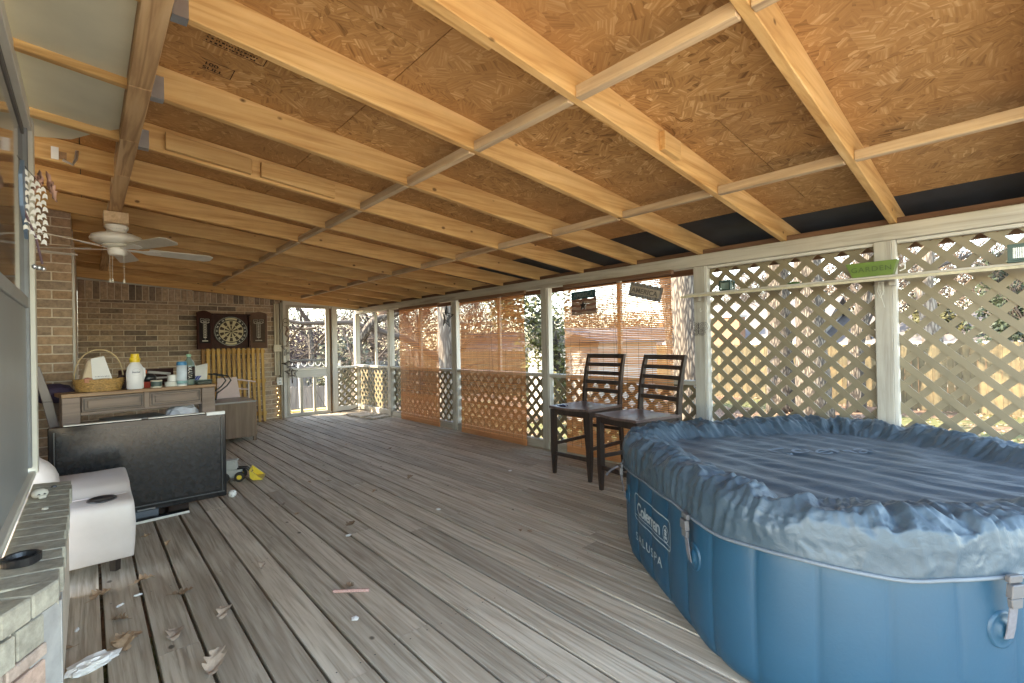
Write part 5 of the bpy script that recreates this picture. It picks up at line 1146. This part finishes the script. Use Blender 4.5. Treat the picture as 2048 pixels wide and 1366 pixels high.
t = crumple('paper_scrap', 'crumpled white tissue at the bottom left beside the leaf pile', 'tissue', (.0, 2.385, .001), (.062, .030, .030), whitepaper, 12, .75, rad(15))
for k, (x, y, lb) in enumerate(((.17, 2.92, 'tiny white scrap on a board gap near the armchair'), (.10, 2.86, 'small white strip beside the tan leaf'), (-.045, 2.74, 'white label scrap against the brick base'), (1.86, 2.90, 'little white fluff in the middle of the deck'), (1.20, 2.90, 'small white shell fragment left of centre'), (2.9, 3.3, 'white speck beside the bar chairs'), (.85, 2.0, 'pale speck near the bottom centre'))):
    crumple('white_scrap', lb, 'scrap', (x, y, .001), (.014, .006 if k < 3 else .012, .008), whitepaper, 20 + k, .5, rad(40 * k))
t = thing('rope_piece', 'short faded pink twisted rope on the deck near the bottom middle', 'rope', (.93, 2.23, .009), rad(-40))
for ph in (0, 2.09, 4.19):
    g = G(); g.tube([(-.085 + .17 * k / 40, .0042 * math.cos(k * .75 + ph), .0042 * math.sin(k * .75 + ph)) for k in range(41)], .0045, 6); ob('strand', g, rope_m, t, smooth=True)
# ---------------------------------------------------------------- things hanging on the screened side
t = thing('hanging_shelf', 'long narrow grey board shelf fixed across the tall lattice', 'shelf', (3.66, .6, 1.525))
g = G(); g.box((-.05, -1.2, .012), (.045, 1.33, .026)); ob('shelf_board', g, greyw[1], t, bev=.002); g = G(); g.box((-.055, -1.2, -.004), (-.046, 1.36, .011)); ob('front_lip', g, simple('yellowed_edge', (.46, .41, .28), .6, .3, 20), t)
g = G(); g.box((.046, .0, -.03), (.10, .03, .012)); g.box((.046, 1.26, -.03), (.10, 1.30, .012)); ob('bracket', g, greyw[1], t)
t = thing('garden_planter', 'green tin trough lettered GARDEN on the shelf', 'planter', (3.64, .695, 1.552))
def PLM(u, v, d): return (d, -u, v)
g = G(); g.hexa([(-.03, .10, 0), (-.03, -.10, 0), (.03, -.10, 0), (.03, .10, 0)], [(-.04, .135, .088), (-.04, -.125, .088), (.04, -.125, .088), (.04, .135, .088)]); ob('trough', g, ringpot, t, bev=.001)
tg = text('GARDEN', .043, .0, 1.15); w_ = width(tg); mapg(tg, lambda x, y, z: (-.0345 - (y + .03) * .075 / .6, .105 - x * .20 / w_, .030 + y)); ob('lettering', tg, simple('dark_green_print', (.04, .07, .01), .6), t)
g = G(); g.tube([(0, -.13, .05), (0, -.155, .07), (0, -.155, .03), (0, -.13, .02)], .004, 6); ob('handle', g, whitepaper, t)
def lantern(nm, lb, loc, w, h):
    t = thing(nm, lb, 'lantern', loc)
    for a, b_ in (((-w / 2, -w / 2, 0), (w / 2, w / 2, .008)), ((-w / 2, -w / 2, h - .01), (w / 2, w / 2, h))): g = G(); g.box(a, b_); ob('frame_plate', g, lantern_m, t, bev=.001)
    g = G(); e = .010
    for x in (-1, 1):
        for y in (-1, 1): g.box((x * w / 2, y * w / 2, .008), (x * (w / 2 - e), y * (w / 2 - e), h - .01))
    ob('corner_bar', g, lantern_m, t)
    g = G(); g.box((-w / 2 + .012, -w / 2 + .012, .01), (w / 2 - .012, w / 2 - .012, h * .8)); ob('glass', g, bottle_m, t)
    return t
lantern('tin_lantern', 'small green tin lantern at the left end of the shelf', (3.645, 1.60, 1.552), .085, .075)
t = lantern('mesh_box', 'dark green tin box with a wire mesh front at the right end of the shelf', (3.645, .06, 1.552), .11, .095)
g = G()
for k in range(9): g.box((-.058, -.034 + k * .008, .02), (-.056, -.0325 + k * .008, .075)); g.box((-.0595, -.036, .022 + k * .006), (-.058, .036, .0232 + k * .006))
ob('wire_mesh', g, metal_m, t); g = G(); g.box((-.056, -.052, .01), (-.0555, .052, .085)); ob('front_plate', g, lantern_m, t)
t = thing('green_frog', 'small green ornament on the shelf left of the planter', 'ornament', (3.64, 1.14, 1.552)); g = G(); g.lathe([(.001, 0), (.02, .001), (.016, .014), (.001, .018)], 12, sy=2.2); ob('body', g, simple('moss_green', (.05, .10, .03), .6), t, smooth=True)
t = thing('hanging_string', 'loop of pale string hanging from the shelf in front of the weathered post', 'string', (3.70, .665, 1.52))
g = G(); g.tube([(0, .012, 0), (0, .02, -.06), (0, .005, -.10), (0, -.012, -.06), (0, -.003, 0), (0, .01, -.05), (.0, -.004, -.12), (0, -.015, -.16)], .0022, 5); g.tube([(0, -.01, 0), (0, -.008, -.08), (0, .006, -.05), (0, .015, .0)], .002, 5); ob('string', g, simple('pale_string', (.5, .48, .42), .9), t)
t = thing('wire_butterfly', 'wire butterfly hanging on the wide post right of the bar chairs', 'decoration', (3.70, 1.86, 1.27))
for s_ in (-1, 1):
    for r_, zc, yc in ((.040, .02, .042), (.028, -.03, .030)):
        for q in (1, .65, .35):
            g = G(); g.tube([(0, s_ * (yc + r_ * q * math.cos(a)), zc + r_ * q * math.sin(a) * .8) for a in [k * .45 for k in range(14)]], .0016, 4, closed=True); ob('wing_wire', g, wire_m, t)
g = G(); g.tube([(0, 0, -.04), (0, 0, .05)], .004, 5); ob('body', g, wire_m, t)
t = thing('post_hook', 'small pale hook on the wide post above the wire butterfly', 'hook', (3.76, 1.86, 1.42)); g = G(); g.tube([(0, .01, .02), (-.01, .01, .0), (-.02, .0, -.012), (-.015, -.012, .0)], .003, 5); ob('hook', g, dusty_white, t)
def flatstar(parent, r, ri, w, f, name, mat, th=.006):
    o1 = star(r, ri); o2 = star(r - w * 1.9, ri - w * .7); n = 10; g = G()
    vs = [f(*p, 0) for p in o1] + [f(*p, 0) for p in o2] + [f(*p, th) for p in o1] + [f(*p, th) for p in o2]
    fs = []
    for i in range(n): j = (i + 1) % n; fs += [(i, j, n + j, n + i), (2 * n + i, 3 * n + i, 3 * n + j, 2 * n + j), (i, 2 * n + i, 2 * n + j, j), (n + i, n + j, 3 * n + j, 3 * n + i)]
    g.add(vs, fs); return ob(name, g, mat, parent)
t = thing('metal_star', 'dark open metal star hanging on the post between two blinds', 'star', (3.72, 5.46, 1.56), rad(0))
ca, sa = math.cos(rad(-8)), math.sin(rad(-8))
SF = lambda u, v, d: (-.04 * (1 - abs(u) / .15) - d, -(u * ca - v * sa) * 1.0, (u * sa + v * ca) * 1.12)
flatstar(t, .145, .062, .012, SF, 'outer_star', star_m, .012); flatstar(t, .085, .036, .010, SF, 'inner_star', star_m, .012)
# wire stars by the door
t = thing('wire_star_chime', 'rusty wire star chime with rings hanging on the left door jamb', 'wind chime', (2.50, 8.40, 1.20))
for z in (.43, .365): g = G(); g.tube([(.038 * math.cos(a) - .03, 0, z + .036 * math.sin(a)) for a in [k * .42 for k in range(15)]], .0035, 5, closed=True); ob('ring', g, wire_m, t, smooth=True)
g = G(); g.tube([(.0 + .02 * math.sin(k * .9) - .02 + .02 * k / 12, .0, .33 - k * .022) for k in range(13)], [.014, .02, .018, .022, .018, .016, .02, .016, .014, .016, .014, .012, .008], 6); ob('twisted_ribbon', g, simple('faded_copper_ribbon', (.22, .15, .12), .5, .5, 40), t)
def wstar(r, zc, xc, tilt, name='wire_star'):
    for q in (1, .72):
        pts = [(xc + x * q, y * math.sin(tilt) * q, zc + y * math.cos(tilt) * q) for x, y in star(r, r * .5)]
        g = G(); g.tube(pts, .0062, 5, closed=True); ob(name, g, wire_m, t)
wstar(.135, -.04, .02, 0); wstar(.13, -.30, .03, 1.05)
wstar(.11, -.44, .05, .5)
g = G(); g.tube([(.05, 0, -.40), (.06, 0, -.62)], .010, 5); ob('clapper', g, wire_m, t); g = G(); g.tube([(.01, 0, .02), (.01, 0, -.45)], .0012, 4); ob('thread', g, wire_m, t)
# signs on the near blind
t = thing('america_sign', 'square metal sign lettered AMERICA with a star on wavy stripes', 'sign', (3.695, 3.045, 1.455))
w = .315; h = .235; c5, s5 = math.cos(rad(3)), math.sin(rad(3))
SG = lambda u, v, d: (-d + .004 * math.sin(v * 60) * (v < .155), (w / 2 - u) * 1.0, v + (w / 2 - u) * -.03)
g = G(); g.prism([(0, .158), (w - .01, .158), (w - .005, h), (0.0, h)], 0, .003, SG); ob('blue_band', g, simple('deep_teal_paint', (.015, .055, .07), .4, .2, 20), t)
for k in range(6):
    z0 = .157 - (k + 1) * .026; g = G(); n = 14; vs = []
    for i in range(n + 1): u = w * i / n; wv = .004 * math.sin(u * 40 + 1); vs += [SG(u, z0 + wv, .0), SG(u, z0 + .0255 + wv, 0), SG(u, z0 + wv, .003), SG(u, z0 + .0255 + wv, .003)]
    fs = []
    for i in range(n): a = i * 4; fs += [(a, a + 4, a + 5, a + 1), (a + 2, a + 3, a + 7, a + 6), (a, a + 2, a + 6, a + 4), (a + 1, a + 5, a + 7, a + 3)]
    g.add(vs, fs); ob('stripe', g, [simple('rust_stripe', (.18, .09, .065), .45, .2, 20), simple('tan_stripe', (.30, .21, .16), .35, .2, 20)][k % 2] if k == 0 else None or [bpy.data.materials['rust_stripe'], bpy.data.materials['tan_stripe']][k % 2], t)
tg = text('AMERICA', .062, .0008); w_ = width(tg); mapg(tg, lambda x, y, z: SG(.03 + x * .25 / w_, .175 + y, .0045)); ob('lettering', tg, simple('tarnished_letter', (.13, .16, .16), .4), t)
g = G(); g.prism([(.155 + x, .09 + y) for x, y in star(.045, .020)], .004, .010, SG); ob('star_badge', g, black_m, t)
g = G(); g.prism([(.162 + x, .082 + y) for x, y in star(.045, .020)], .001, .0035, SG); ob('star_glint', g, silver_m, t)
t = thing('corrugated_sign', 'tilted corrugated rusty sign with worn lettering on the near blind', 'sign', (3.695, 2.52, 1.60))
a_ = rad(-15.5); w, h = .335, .125
SG2 = lambda u, v, d: (-d, -(u * math.cos(a_) - v * math.sin(a_)), u * math.sin(a_) + v * math.cos(a_))
def wavy(v0, v1, amp, d, mat, nm, n=66):
    g = G(); vs = []
    for i in range(n + 1):
        u = w * i / n; dd = d + amp * math.sin(i / n * 2 * math.pi * 13) ; vs += [SG2(u, v0 + .0, dd), SG2(u, v1, dd), SG2(u, v0, dd + .002), SG2(u, v1, dd + .002)]
    fs = []
    for i in range(n): a = i * 4; fs += [(a, a + 4, a + 5, a + 1), (a + 2, a + 3, a + 7, a + 6), (a, a + 2, a + 6, a + 4), (a + 1, a + 5, a + 7, a + 3)]
    g.add(vs, fs); ob(nm, g, mat, t)
wavy(-.0, h, .004, .0, simple('grey_rusty_tin', (.13, .115, .105), .5, .3, 20, metal=.2), 'tin_sheet')
g = G(); g.prism([(.02, .028), (w - .02, .028), (w - .02, .096), (.02, .096)], .006, .009, SG2); ob('worn_plate', g, simple('worn_cream_plate', (.33, .28, .22), .6, .4, 30), t)
tg = text('AMERICA', .06, .001); w_ = width(tg); mapg(tg, lambda x, y, z: SG2(.03 + x * .27 / w_, .040 + y, .0105)); ob('lettering', tg, simple('dark_worn_letter', (.09, .075, .065), .6), t)

# ================================================================ BACKGROUND
def tube_tree(g, p, d, ln, r, depth, rr, twist=.35, nseg=4, minr=.006, sides=5, spread=.55):
    pts = [p.copy()]; rs = [r]; q = p.copy(); dd = d.copy()
    for k in range(nseg):
        dd = (dd + Vector((rr.uniform(-1, 1), rr.uniform(-1, 1), rr.uniform(-.5, .9))) * twist * .35).normalized(); q = q + dd * ln / nseg; pts.append(q.copy()); rs.append(r * (1 - .45 * (k + 1) / nseg))
    g.tube(pts, rs, max(3, sides), cap=False)
    if depth <= 0: return
    nb = rr.choice((2, 3, 3))
    for k in range(nb + (1 if depth > 2 else 0)):
        i = rr.randint(max(1, nseg - 2), nseg) if k < nb else rr.randint(1, nseg - 1); ax = Vector((rr.uniform(-1, 1), rr.uniform(-1, 1), rr.uniform(-.35, .7))).normalized()
        nd = (dd + ax * (spread + rr.uniform(0, .45))).normalized(); tube_tree(g, pts[i], nd, ln * rr.uniform(.62, .82), max(minr, rs[i] * rr.uniform(.5, .7)), depth - 1, rr, twist * 1.15, 3, minr, sides - 1 if sides > 3 else 3, spread)
def trunk_mesh(pts, rs, nsides=28, sub=10, amp=.12, seed=0):
    g = G(); P2 = []; R2 = []
    for i in range(len(pts) - 1):
        for k in range(sub): q = k / sub; P2.append(Vector(pts[i]).lerp(Vector(pts[i + 1]), q)); R2.append(rs[i] + (rs[i + 1] - rs[i]) * q)
    P2.append(Vector(pts[-1])); R2.append(rs[-1]); g.tube(P2, R2, nsides)
    out = []
    for i, v in enumerate(g.v):
        k = min(len(P2) - 1, i // nsides); c = P2[k]; d = Vector(v) - c; a = math.atan2(d.y, d.x); f = 1 + amp * (1 - 2.2 * abs(mnoise.noise(Vector((math.cos(a) * 4.5, math.sin(a) * 4.5, v[2] * 1.1 + seed))))) + .06 * mnoise.noise(Vector((a, v[2] * .8, seed)))
        out.append(tuple(c + d * f))
    g.v = out; return g
def big_tree(label, base, pts, rs, seed, mat=bark_m, crown=3, clen=1.6, minr=.008, group='large bare trees in the yard'):
    t = thing('bare_tree', label, 'tree', base, 0, group); rr = random.Random(seed)
    ob('trunk', trunk_mesh(pts, rs, seed=seed), mat, t, smooth=True)
    g = G(); top = Vector(pts[-1])
    for k in range(5): tube_tree(g, top - Vector((0, 0, k * .5)), Vector((rr.uniform(-1, 1), rr.uniform(-1, 1), rr.uniform(.1, .8))).normalized(), clen, rs[-1] * .55, crown, rr, .5, 4, minr)
    ob('crown', g, twig_m, t); return t
big_tree('large oak trunk right behind the nearer chair blind, beside the wide post', (8.35, 4.42, Z0), [(0, 0, 0), (.02, -.03, 1.2), (-.04, .0, 2.4), (-.06, .05, 4.5), (.0, .1, 6.2)], [.30, .235, .225, .21, .17], 11)
t = big_tree('dark leaning trunk forking beside the large oak, left of it', (8.6, 4.75, Z0), [(.0, -.12, .0), (.0, -.08, .9), (.05, .12, 1.9), (.15, .32, 3.4), (.2, .5, 5.0)], [.17, .15, .13, .12, .08], 12, crown=3)
big_tree('left one of the two oak trunks seen through the left tall lattice', (14.3, 4.85, Z0), [(0, 0, 0), (.03, 0, 2), (.05, .06, 4.5), (.1, .2, 7.)], [.36, .27, .25, .2], 13, crown=3, clen=2.2)
big_tree('right one of the two oak trunks seen through the left tall lattice', (13.6, 3.85, Z0), [(0, 0, 0), (-.02, .03, 2), (.0, .1, 4.5), (.1, .0, 7.)], [.40, .30, .27, .2], 14, crown=3, clen=2.2)
big_tree('thin dark trunk left of the weathered post, behind the lattice', (15.6, 3.3, Z0), [(0, .1, 0), (.05, .1, 1.8), (.0, -.2, 3.6), (.2, -.4, 6.)], [.21, .17, .15, .1], 15, crown=3, clen=2.)
big_tree('pale trunk right of the weathered post, beyond the board fence', (18.6, 2.15, Z0), [(0, 0, 0), (.0, .02, 2.0), (-.1, .15, 3.4), (.1, .0, 6.)], [.26, .22, .19, .12], 16, bark_pale, crown=3, clen=2.)
t = big_tree('pale trunk with a long limb, seen beside the post with the metal star', (6.95, 10.35, Z0), [(0, 0, 0), (.03, 0, 1.6), (.0, -.05, 3.2), (-.05, .05, 6.)], [.30, .235, .21, .16], 17, bark_pale, crown=4, clen=2.2)
ob('limb', trunk_mesh([(0, 0, 1.55), (-.9, .45, 2.2), (-2.1, 1.0, 2.62), (-3.2, 1.3, 2.60), (-4.3, 2.0, 2.9)], [.085, .07, .055, .042, .03], 12, 6, .08, 3), twig_m, t, smooth=True)
g = G(); rr = random.Random(5)
for k in range(14): q = k / 13; p = Vector((-.9 - 3.6 * q, .45 + 1.6 * q, 2.2 + .55 * q)); tube_tree(g, p, Vector((rr.uniform(-.8, .3), rr.uniform(-.5, .9), rr.uniform(-.9, .5))).normalized(), 1.0, .035, 3, rr, .6, 3, .006, 4)
ob('hanging_branches', g, twig_m, t)
t = big_tree('curved dark sapling trunk between the corner and the first blind', (4.95, 11.3, Z0), [(0, 0, 0), (.0, .02, 1.5), (.03, -.03, 2.15), (.35, -.25, 2.65), (1.1, -.6, 2.95), (2., -1., 3.2)], [.13, .105, .10, .09, .075, .05], 18, crown=2, clen=1.2)
rr = random.Random(41)
for k, (x, y, h, lb) in enumerate(((4.0, 19, 6, 'bare tree beyond the door, left of the bush'), (7.5, 22, 8, 'tall bare tree far behind the corner'), (12., 25, 8, 'bare tree behind the leftmost blind'), (16, 22, 8, 'bare tree behind the white shed'), (20.5, 26., 7, 'slender bare tree between house roofs'), (23, 17, 6, 'bare tree over the chair side neighbour roof'),
                              (24.5, 9., 7, 'bare tree behind the brick chimney'), (22, 4.4, 8, 'bare tree behind the oak pair'), (21.5, -.2, 7, 'bare tree left of the conifers'), (2.0, 25, 9, 'tall bare tree farthest left through the door'), (9.2, 15.5, 6, 'bare tree behind the pale trunk'), (27, 14, 9, 'tallest bare tree far behind the sign blind'))):
    t = thing('far_bare_tree', lb, 'tree', (x, y, Z0), 0, 'bare trees beyond the yard'); g = G(); g.tube([(0, 0, 0), (.05, 0, h * .22), (.0, .1, h * .4)], [.16, .13, .10], 8); ob('trunk', g, bark_m, t)
    g = G()
    for q in range(5): tube_tree(g, Vector((0, .05, h * (.2 + .05 * q))), Vector((rr.uniform(-.9, .9), rr.uniform(-.9, .9), rr.uniform(.5, 1.2))).normalized(), h * .24, .07, 4, rr, .45, 3, .011, 4)
    ob('crown', g, twig_m, t)
# leafy shapes
def leafball(g, c, s, n, rr, lw=.05, dense=2.0):
    for k in range(n):
        d = Vector((rr.gauss(0, 1), rr.gauss(0, 1), rr.gauss(0, 1))).normalized() * (rr.random() ** (1 / dense)); f = 1 + .35 * mnoise.noise(d * 2.3 + Vector(c)); p = Vector((c[0] + d.x * s[0] * f, c[1] + d.y * s[1] * f, c[2] + d.z * s[2] * f))
        a = Vector((rr.uniform(-1, 1), rr.uniform(-1, 1), rr.uniform(-1, 1))).normalized(); b_ = a.orthogonal().normalized(); w = lw * rr.uniform(.6, 1.4); g.add([p - a * w, p + b_ * w * .5, p + a * w, p - b_ * w * .5], [(0, 1, 2, 3)])
def bush(name, label, base, blobs, mat, n, seed, lw=.05, cat='bush', trunk=None, group=None):
    t = thing(name, label, cat, base, 0, group); rr = random.Random(seed); g = G()
    for c, s in blobs: leafball(g, c, s, n, rr, lw)
    ob('foliage', g, mat, t); g = G()
    if trunk: g.tube(trunk[0], trunk[1], 8)
    else:
        for k in range(7): tube_tree(g, Vector((rr.uniform(-.2, .2), rr.uniform(-.2, .2), 0)), Vector((rr.uniform(-.5, .5), rr.uniform(-.5, .5), 1)).normalized(), blobs[0][0][2] * .8, .03, 2, rr, .4, 3)
    ob('stem' if trunk is None else 'trunk', g, bark_m if trunk else twig_m, t); return t
bush('magnolia_bush', 'round yellow green magnolia bush right of the screen door', (6.4, 15.6, Z0), [((0, 0, 1.35), (.95, .95, 1.15)), ((.1, .0, .7), (1.1, 1.1, .7))], yellow_leaf, 2600, 3, .07)
bush('evergreen_bush', 'green bush behind the first blind post', (9.3, 16.6, Z0), [((0, 0, 1.0), (1.0, .9, .9))], yellow_leaf, 1800, 4, .06)
bush('ivy_tree', 'ivy covered trunk glowing through the middle blind', (8.15, 8.05, Z0), [((0, 0, 3.2), (.9, .8, 1.1)), ((.1, .1, 2.2), (.65, .55, .9)), ((.35, -.2, 1.1), (.28, .25, 1.2)), ((-.7, .4, 3.0), (.6, .5, .6))], ivy_leaf, 1500, 5, .06, 'tree', ([(.35, -.2, 0), (.35, -.2, 1.6), (.1, 0, 3.6)], [.12, .10, .05]))
for k, (x, y, s_, lb) in enumerate(((22.5, .6, 1.2, 'dark conifer left of the mesh box'), (24., -1.2, 1.6, 'large dark conifer behind the mesh box'), (21.8, -2.4, 1.3, 'yellow green conifer at the right edge'), (23.0, 2.6, .9, 'low green conifer above the neighbour roof'))):
    bush('conifer', lb, (x, y, Z0), [((0, 0, 2.6 * s_), (.9 * s_, .9 * s_, .8 * s_)), ((0.3, .2, 3.4 * s_), (.6 * s_, .6 * s_, .7 * s_)), ((-.2, 0, 1.7 * s_), (1.1 * s_, 1.1 * s_, .6 * s_))], green_leaf if k < 2 else yellow_leaf, 1500, 30 + k, .09, 'tree', ([(0, 0, 0), (0, 0, 3 * s_)], [.16, .06]), 'conifers behind the neighbouring roof')
# brush masses (nobody could count the twigs)
def brush(label, path, hgt, depth, n, mat, seed, tw=.012, ln=.55):
    rr = random.Random(seed); g = G()
    for k in range(n):
        q = rr.random() * (len(path) - 1); i = int(q); q -= i; x = path[i][0] + (path[i + 1][0] - path[i][0]) * q; y = path[i][1] + (path[i + 1][1] - path[i][1]) * q; hh = hgt * (.72 + .45 * mnoise.noise(Vector((x * .35, y * .35, seed))))
        z = rr.random() ** .75 * hh; p = Vector((x + rr.uniform(-depth, depth), y + rr.uniform(-depth, depth), Z0 + z)); d = Vector((rr.uniform(-1, 1), rr.uniform(-1, 1), rr.uniform(-.2, 1.3))).normalized() * ln * rr.uniform(.5, 1.3); s_ = d.orthogonal().normalized() * tw
        g.add([p - s_, p + s_, p + d + s_ * .3, p + d - s_ * .3], [(0, 1, 2, 3)])
    o = ob('brush_thicket', g, mat); tag(o, label, 'brush', None, 'stuff'); return o
brush('purple brown thicket beyond the door and corner', [(-2, 27), (6, 28), (14, 28)], 4.1, 2.5, 17000, purple_m, 1, .022, .8)
brush('brown thicket behind the fence and shed', [(10, 24), (18, 22), (25, 20), (30, 14)], 5.2, 2.2, 20000, bush_m, 2, .022, .8)
brush('tangle of bare branches behind the neighbouring roof', [(31, 14), (30, 4), (27.5, -10)], 8.2, 2.2, 26000, bush_m, 3, .025, .9)
# fences
def fence(label, p0, p1, h, mat, bw=.14, gap=.006, z0=Z0, seed=0, cat='fence', rails=True):
    p0 = Vector(p0); p1 = Vector(p1); d = (p1 - p0); ln = d.length; d.normalize(); ang = math.atan2(d.y, d.x); t = thing('board_fence', label, cat, (p0.x, p0.y, z0), ang); rr = random.Random(seed); ms = []
    for v in range(5):
        g = G(); hh = h + (v - 2) * .008; g.prism([(0, 0), (bw, 0), (bw, hh - .03), (bw - .025, hh), (.025, hh), (0, hh - .03)], 0, .018, lambda u, v_, d_: (u, d_, v_)); ms.append(g.mesh('fence_board', mat))
    for k in range(int(ln / (bw + gap))): o = link('fence_board', ms[rr.randrange(5)], t, (k * (bw + gap), rr.uniform(-.004, .004), rr.uniform(-.01, .0)))
    if rails:
        for z in (.25, h * .5, h - .25): g = G(); g.box((0, .02, z), (ln, .055, z + .085)); ob('fence_rail', g, mat, t)
    return t
fence('sunlit cedar board fence behind the tall lattice', (16.9, 10.3), (16.9, -5.), 1.83, fence_m, seed=1)
fence('weathered board fence behind the middle blind and the shed', (10.1, 17.2), (16.9, 10.3), 1.75, fence_m, seed=2)
fence('grey board fence beyond the screen door', (.5, 17.4), (10.0, 17.3), 1.45, grey_fence_m, seed=3)
t = fence('dark low board fence close behind the swing', (2.4, 13.4), (5.6, 13.2), .98, grey_fence_m, seed=4)
# shed
sh = thing('white_shed', 'white sided garden shed beyond the middle of the yard', 'shed', (10.0, 8.9, Z0))
S0 = Vector((9.35, 9.85)); 
def shedbox(): pass
sx0, sx1, sy0, sy1, shh = -.55, 2.1, -1.55, .95, 1.98
k = 0; z = 0
while z < shh - .01:
    h_ = min(.235, shh - z)
    g = G(); g.hexa([(sx0 - .018, sy0 - .018, z), (sx1, sy0 - .018, z), (sx1, sy1, z), (sx0 - .018, sy1, z)], [(sx0, sy0, z + h_ - .004), (sx1, sy0, z + h_ - .004), (sx1, sy1, z + h_ - .004), (sx0, sy1, z + h_ - .004)]); ob('siding_board', g, siding_m, sh, origin=(0, 0, z)); z += .235
g = G(); e = .16; zr = shh; g.hexa([(sx0 - e, sy0 - e, zr), (sx1 + e, sy0 - e, zr), (sx1 + e, sy1 + e, zr), (sx0 - e, sy1 + e, zr)], [(sx0 - e, sy0 - e, zr + .05), (sx1 + e, sy0 - e, zr + .05), (sx1 + e, sy1 + e, zr + .05), (sx0 - e, sy1 + e, zr + .05)])
g.prism([(sy0 - e, zr + .051), (sy1 + e, zr + .051), ((sy0 + sy1) / 2, zr + .42)], sx0 - e, sx1 + e, lambda u, v, d: (d, u, v)); ob('roof', g, roof_m, sh)
g = G(); g.box((sx0 - e - .02, sy0 - e, zr - .03), (sx0 - e - .002, sy1 + e, zr + .05)); ob('eave_board', g, dark_wood, sh)
# houses
def house(name, label, base, rz, L_, D_, eave, ridge, wallm, roofm, chim=None, over=.35, gable_white=True):
    t = thing(name, label, 'house', base, rz)
    g = G(); g.box((0, 0, 0), (L_, D_, eave)); g.prism([(0, eave), (D_, eave), (D_ / 2, ridge - .1)], 0, L_, lambda u, v, d: (d, u, v)); wl = ob('wall', g, wallm, t)
    g = G()
    for s_ in (0, 1):
        y0 = -over if s_ == 0 else D_ + over; g.hexa([(-over, y0, eave - .12), (L_ + over, y0, eave - .12), (L_ + over, D_ / 2, ridge), (-over, D_ / 2, ridge)], [(-over, y0, eave - .04), (L_ + over, y0, eave - .04), (L_ + over, D_ / 2, ridge + .08), (-over, D_ / 2, ridge + .08)])
    rf = ob('roof', g, roofm, t)
    g = G(); g.box((-over, -over - .03, eave - .22), (L_ + over, -over - .003, eave - .03)); ob('gutter', g, whitew[0], t)
    g = G(); n = int((L_) / 2.6)
    for k in range(1, n): 
        wd = G(); wd.box((k * 2.6 - .5, -.02, eave - 1.6), (k * 2.6 + .5, -.002, eave - .5)); w_ = ob('window', wd, whitew[0], t); wd = G(); wd.box((k * 2.6 - .42, -.026, eave - 1.52), (k * 2.6 + .42, -.021, eave - .58)); ob('pane', wd, glass_m, w_)
    if chim: x, y, w, h = chim; g = G(); g.box((x, y, 0), (x + w, y + .6, h)); c = ob('chimney', g, farb_m, rf); g = G(); g.box((x - .06, y - .06, h), (x + w + .06, y + .66, h + .1)); ob('chimney_cap', g, siding_m, c)
    return t
house('neighbour_house', 'long low house with a grey shingle roof behind the cedar fence', (22.0, 7.2, Z0 - .3), rad(-90), 20., 7., 2.15, 3.25, farb_m, roof_m)
house('brick_house', 'brick house with a broad chimney and grey roof behind the left tall lattice', (20.6, 11.6, Z0 - .2), rad(-90), 5.6, 7., 2.15, 3.9, siding_m, roof_m, (2.0, -.5, 1.25, 3.15))
house('grey_roofed_house', 'far house with a dark grey gable roof behind the white shed', (17.9, 16.4, Z0), rad(-40), 6., 5., 1.85, 2.75, siding_m, roof_d, (6.2, 2.4, .4, 3.05))
house('white_house', 'white house beyond the middle blind', (16.0, 21.2, Z0), rad(-40), 2.7, 3., 1.7, 2.6, siding_m, roof_m)
# swing
t = thing('garden_swing', 'garden swing with a yellow wooden seat and white ropes beyond the door', 'swing', (3.62, 10.9, Z0), rad(-8))
g = G(); g.box((-.55, -.04, 1.72), (.75, .04, 1.765)); ob('top_bar', g, black_m, t)
for x in (-.52, .72): g = G(); g.box((x - .02, -.03, 0), (x + .02, .03, 1.719)); ob('post', g, greyw[2], t)
for k in range(9): g = G(); g.tube([(-.48 + .145 * k + .06 * math.cos(a), 0, 1.70 - .09 * abs(math.sin(a)) ) for a in [q * .524 for q in range(7)]], .006, 4); ob('valance_loop', g, whitepaper, t)
for x in (-.17, .42, .53): g = G(); g.tube([(x, 0, 1.70), (x + (.03 if x < 0 else -.03), 0, .70)], .012, 6); ob('rope', g, whitepaper, t)
g = G(); g.box((-.33, -.12, .60), (.66, .12, .65)); ob('seat', g, simple('yellow_swing_wood', (.62, .42, .12), .5), t, bev=.01); g = G(); g.lathe([(.001, -.05), (.05, 0), (.001, .05)], 10, c=(-.36, 0, .66)); ob('knob', g, simple('cream_knob', (.7, .6, .3), .5), t)
# power line
t = thing('power_line', 'thin overhead cable in the sky beside the middle post', 'cable', (12, 13, 3.4)); g = G(); g.tube([(-6, 4, .9), (-2, 1, .25), (2, -3, .05), (8, -9, .8)], .012, 4); ob('cable', g, black_m, t)
# scattered leaves on the ground as small faces near the screen
rr = random.Random(77); g = G()
for k in range(16000):
    x = 4.0 + rr.random() ** 1.3 * 13; y = rr.uniform(-6, 16); a = Vector((rr.uniform(-1, 1), rr.uniform(-1, 1), rr.uniform(-.35, .35))).normalized(); b_ = Vector((-a.y, a.x, rr.uniform(-.4, .4))).normalized(); s_ = rr.uniform(.025, .055); p = Vector((x, y, Z0 + .025 + rr.random() * .02))
    g.add([p - a * s_, p + b_ * s_ * .55, p + a * s_, p - b_ * s_ * .55], [(0, 1, 2, 3)])
o = ob('leaf_litter', g, simple('tan_fallen_leaves', (.28, .175, .11), .85, .4, 1.5, 0)); tag(o, 'fallen leaves covering the yard', 'leaf litter', None, 'stuff')
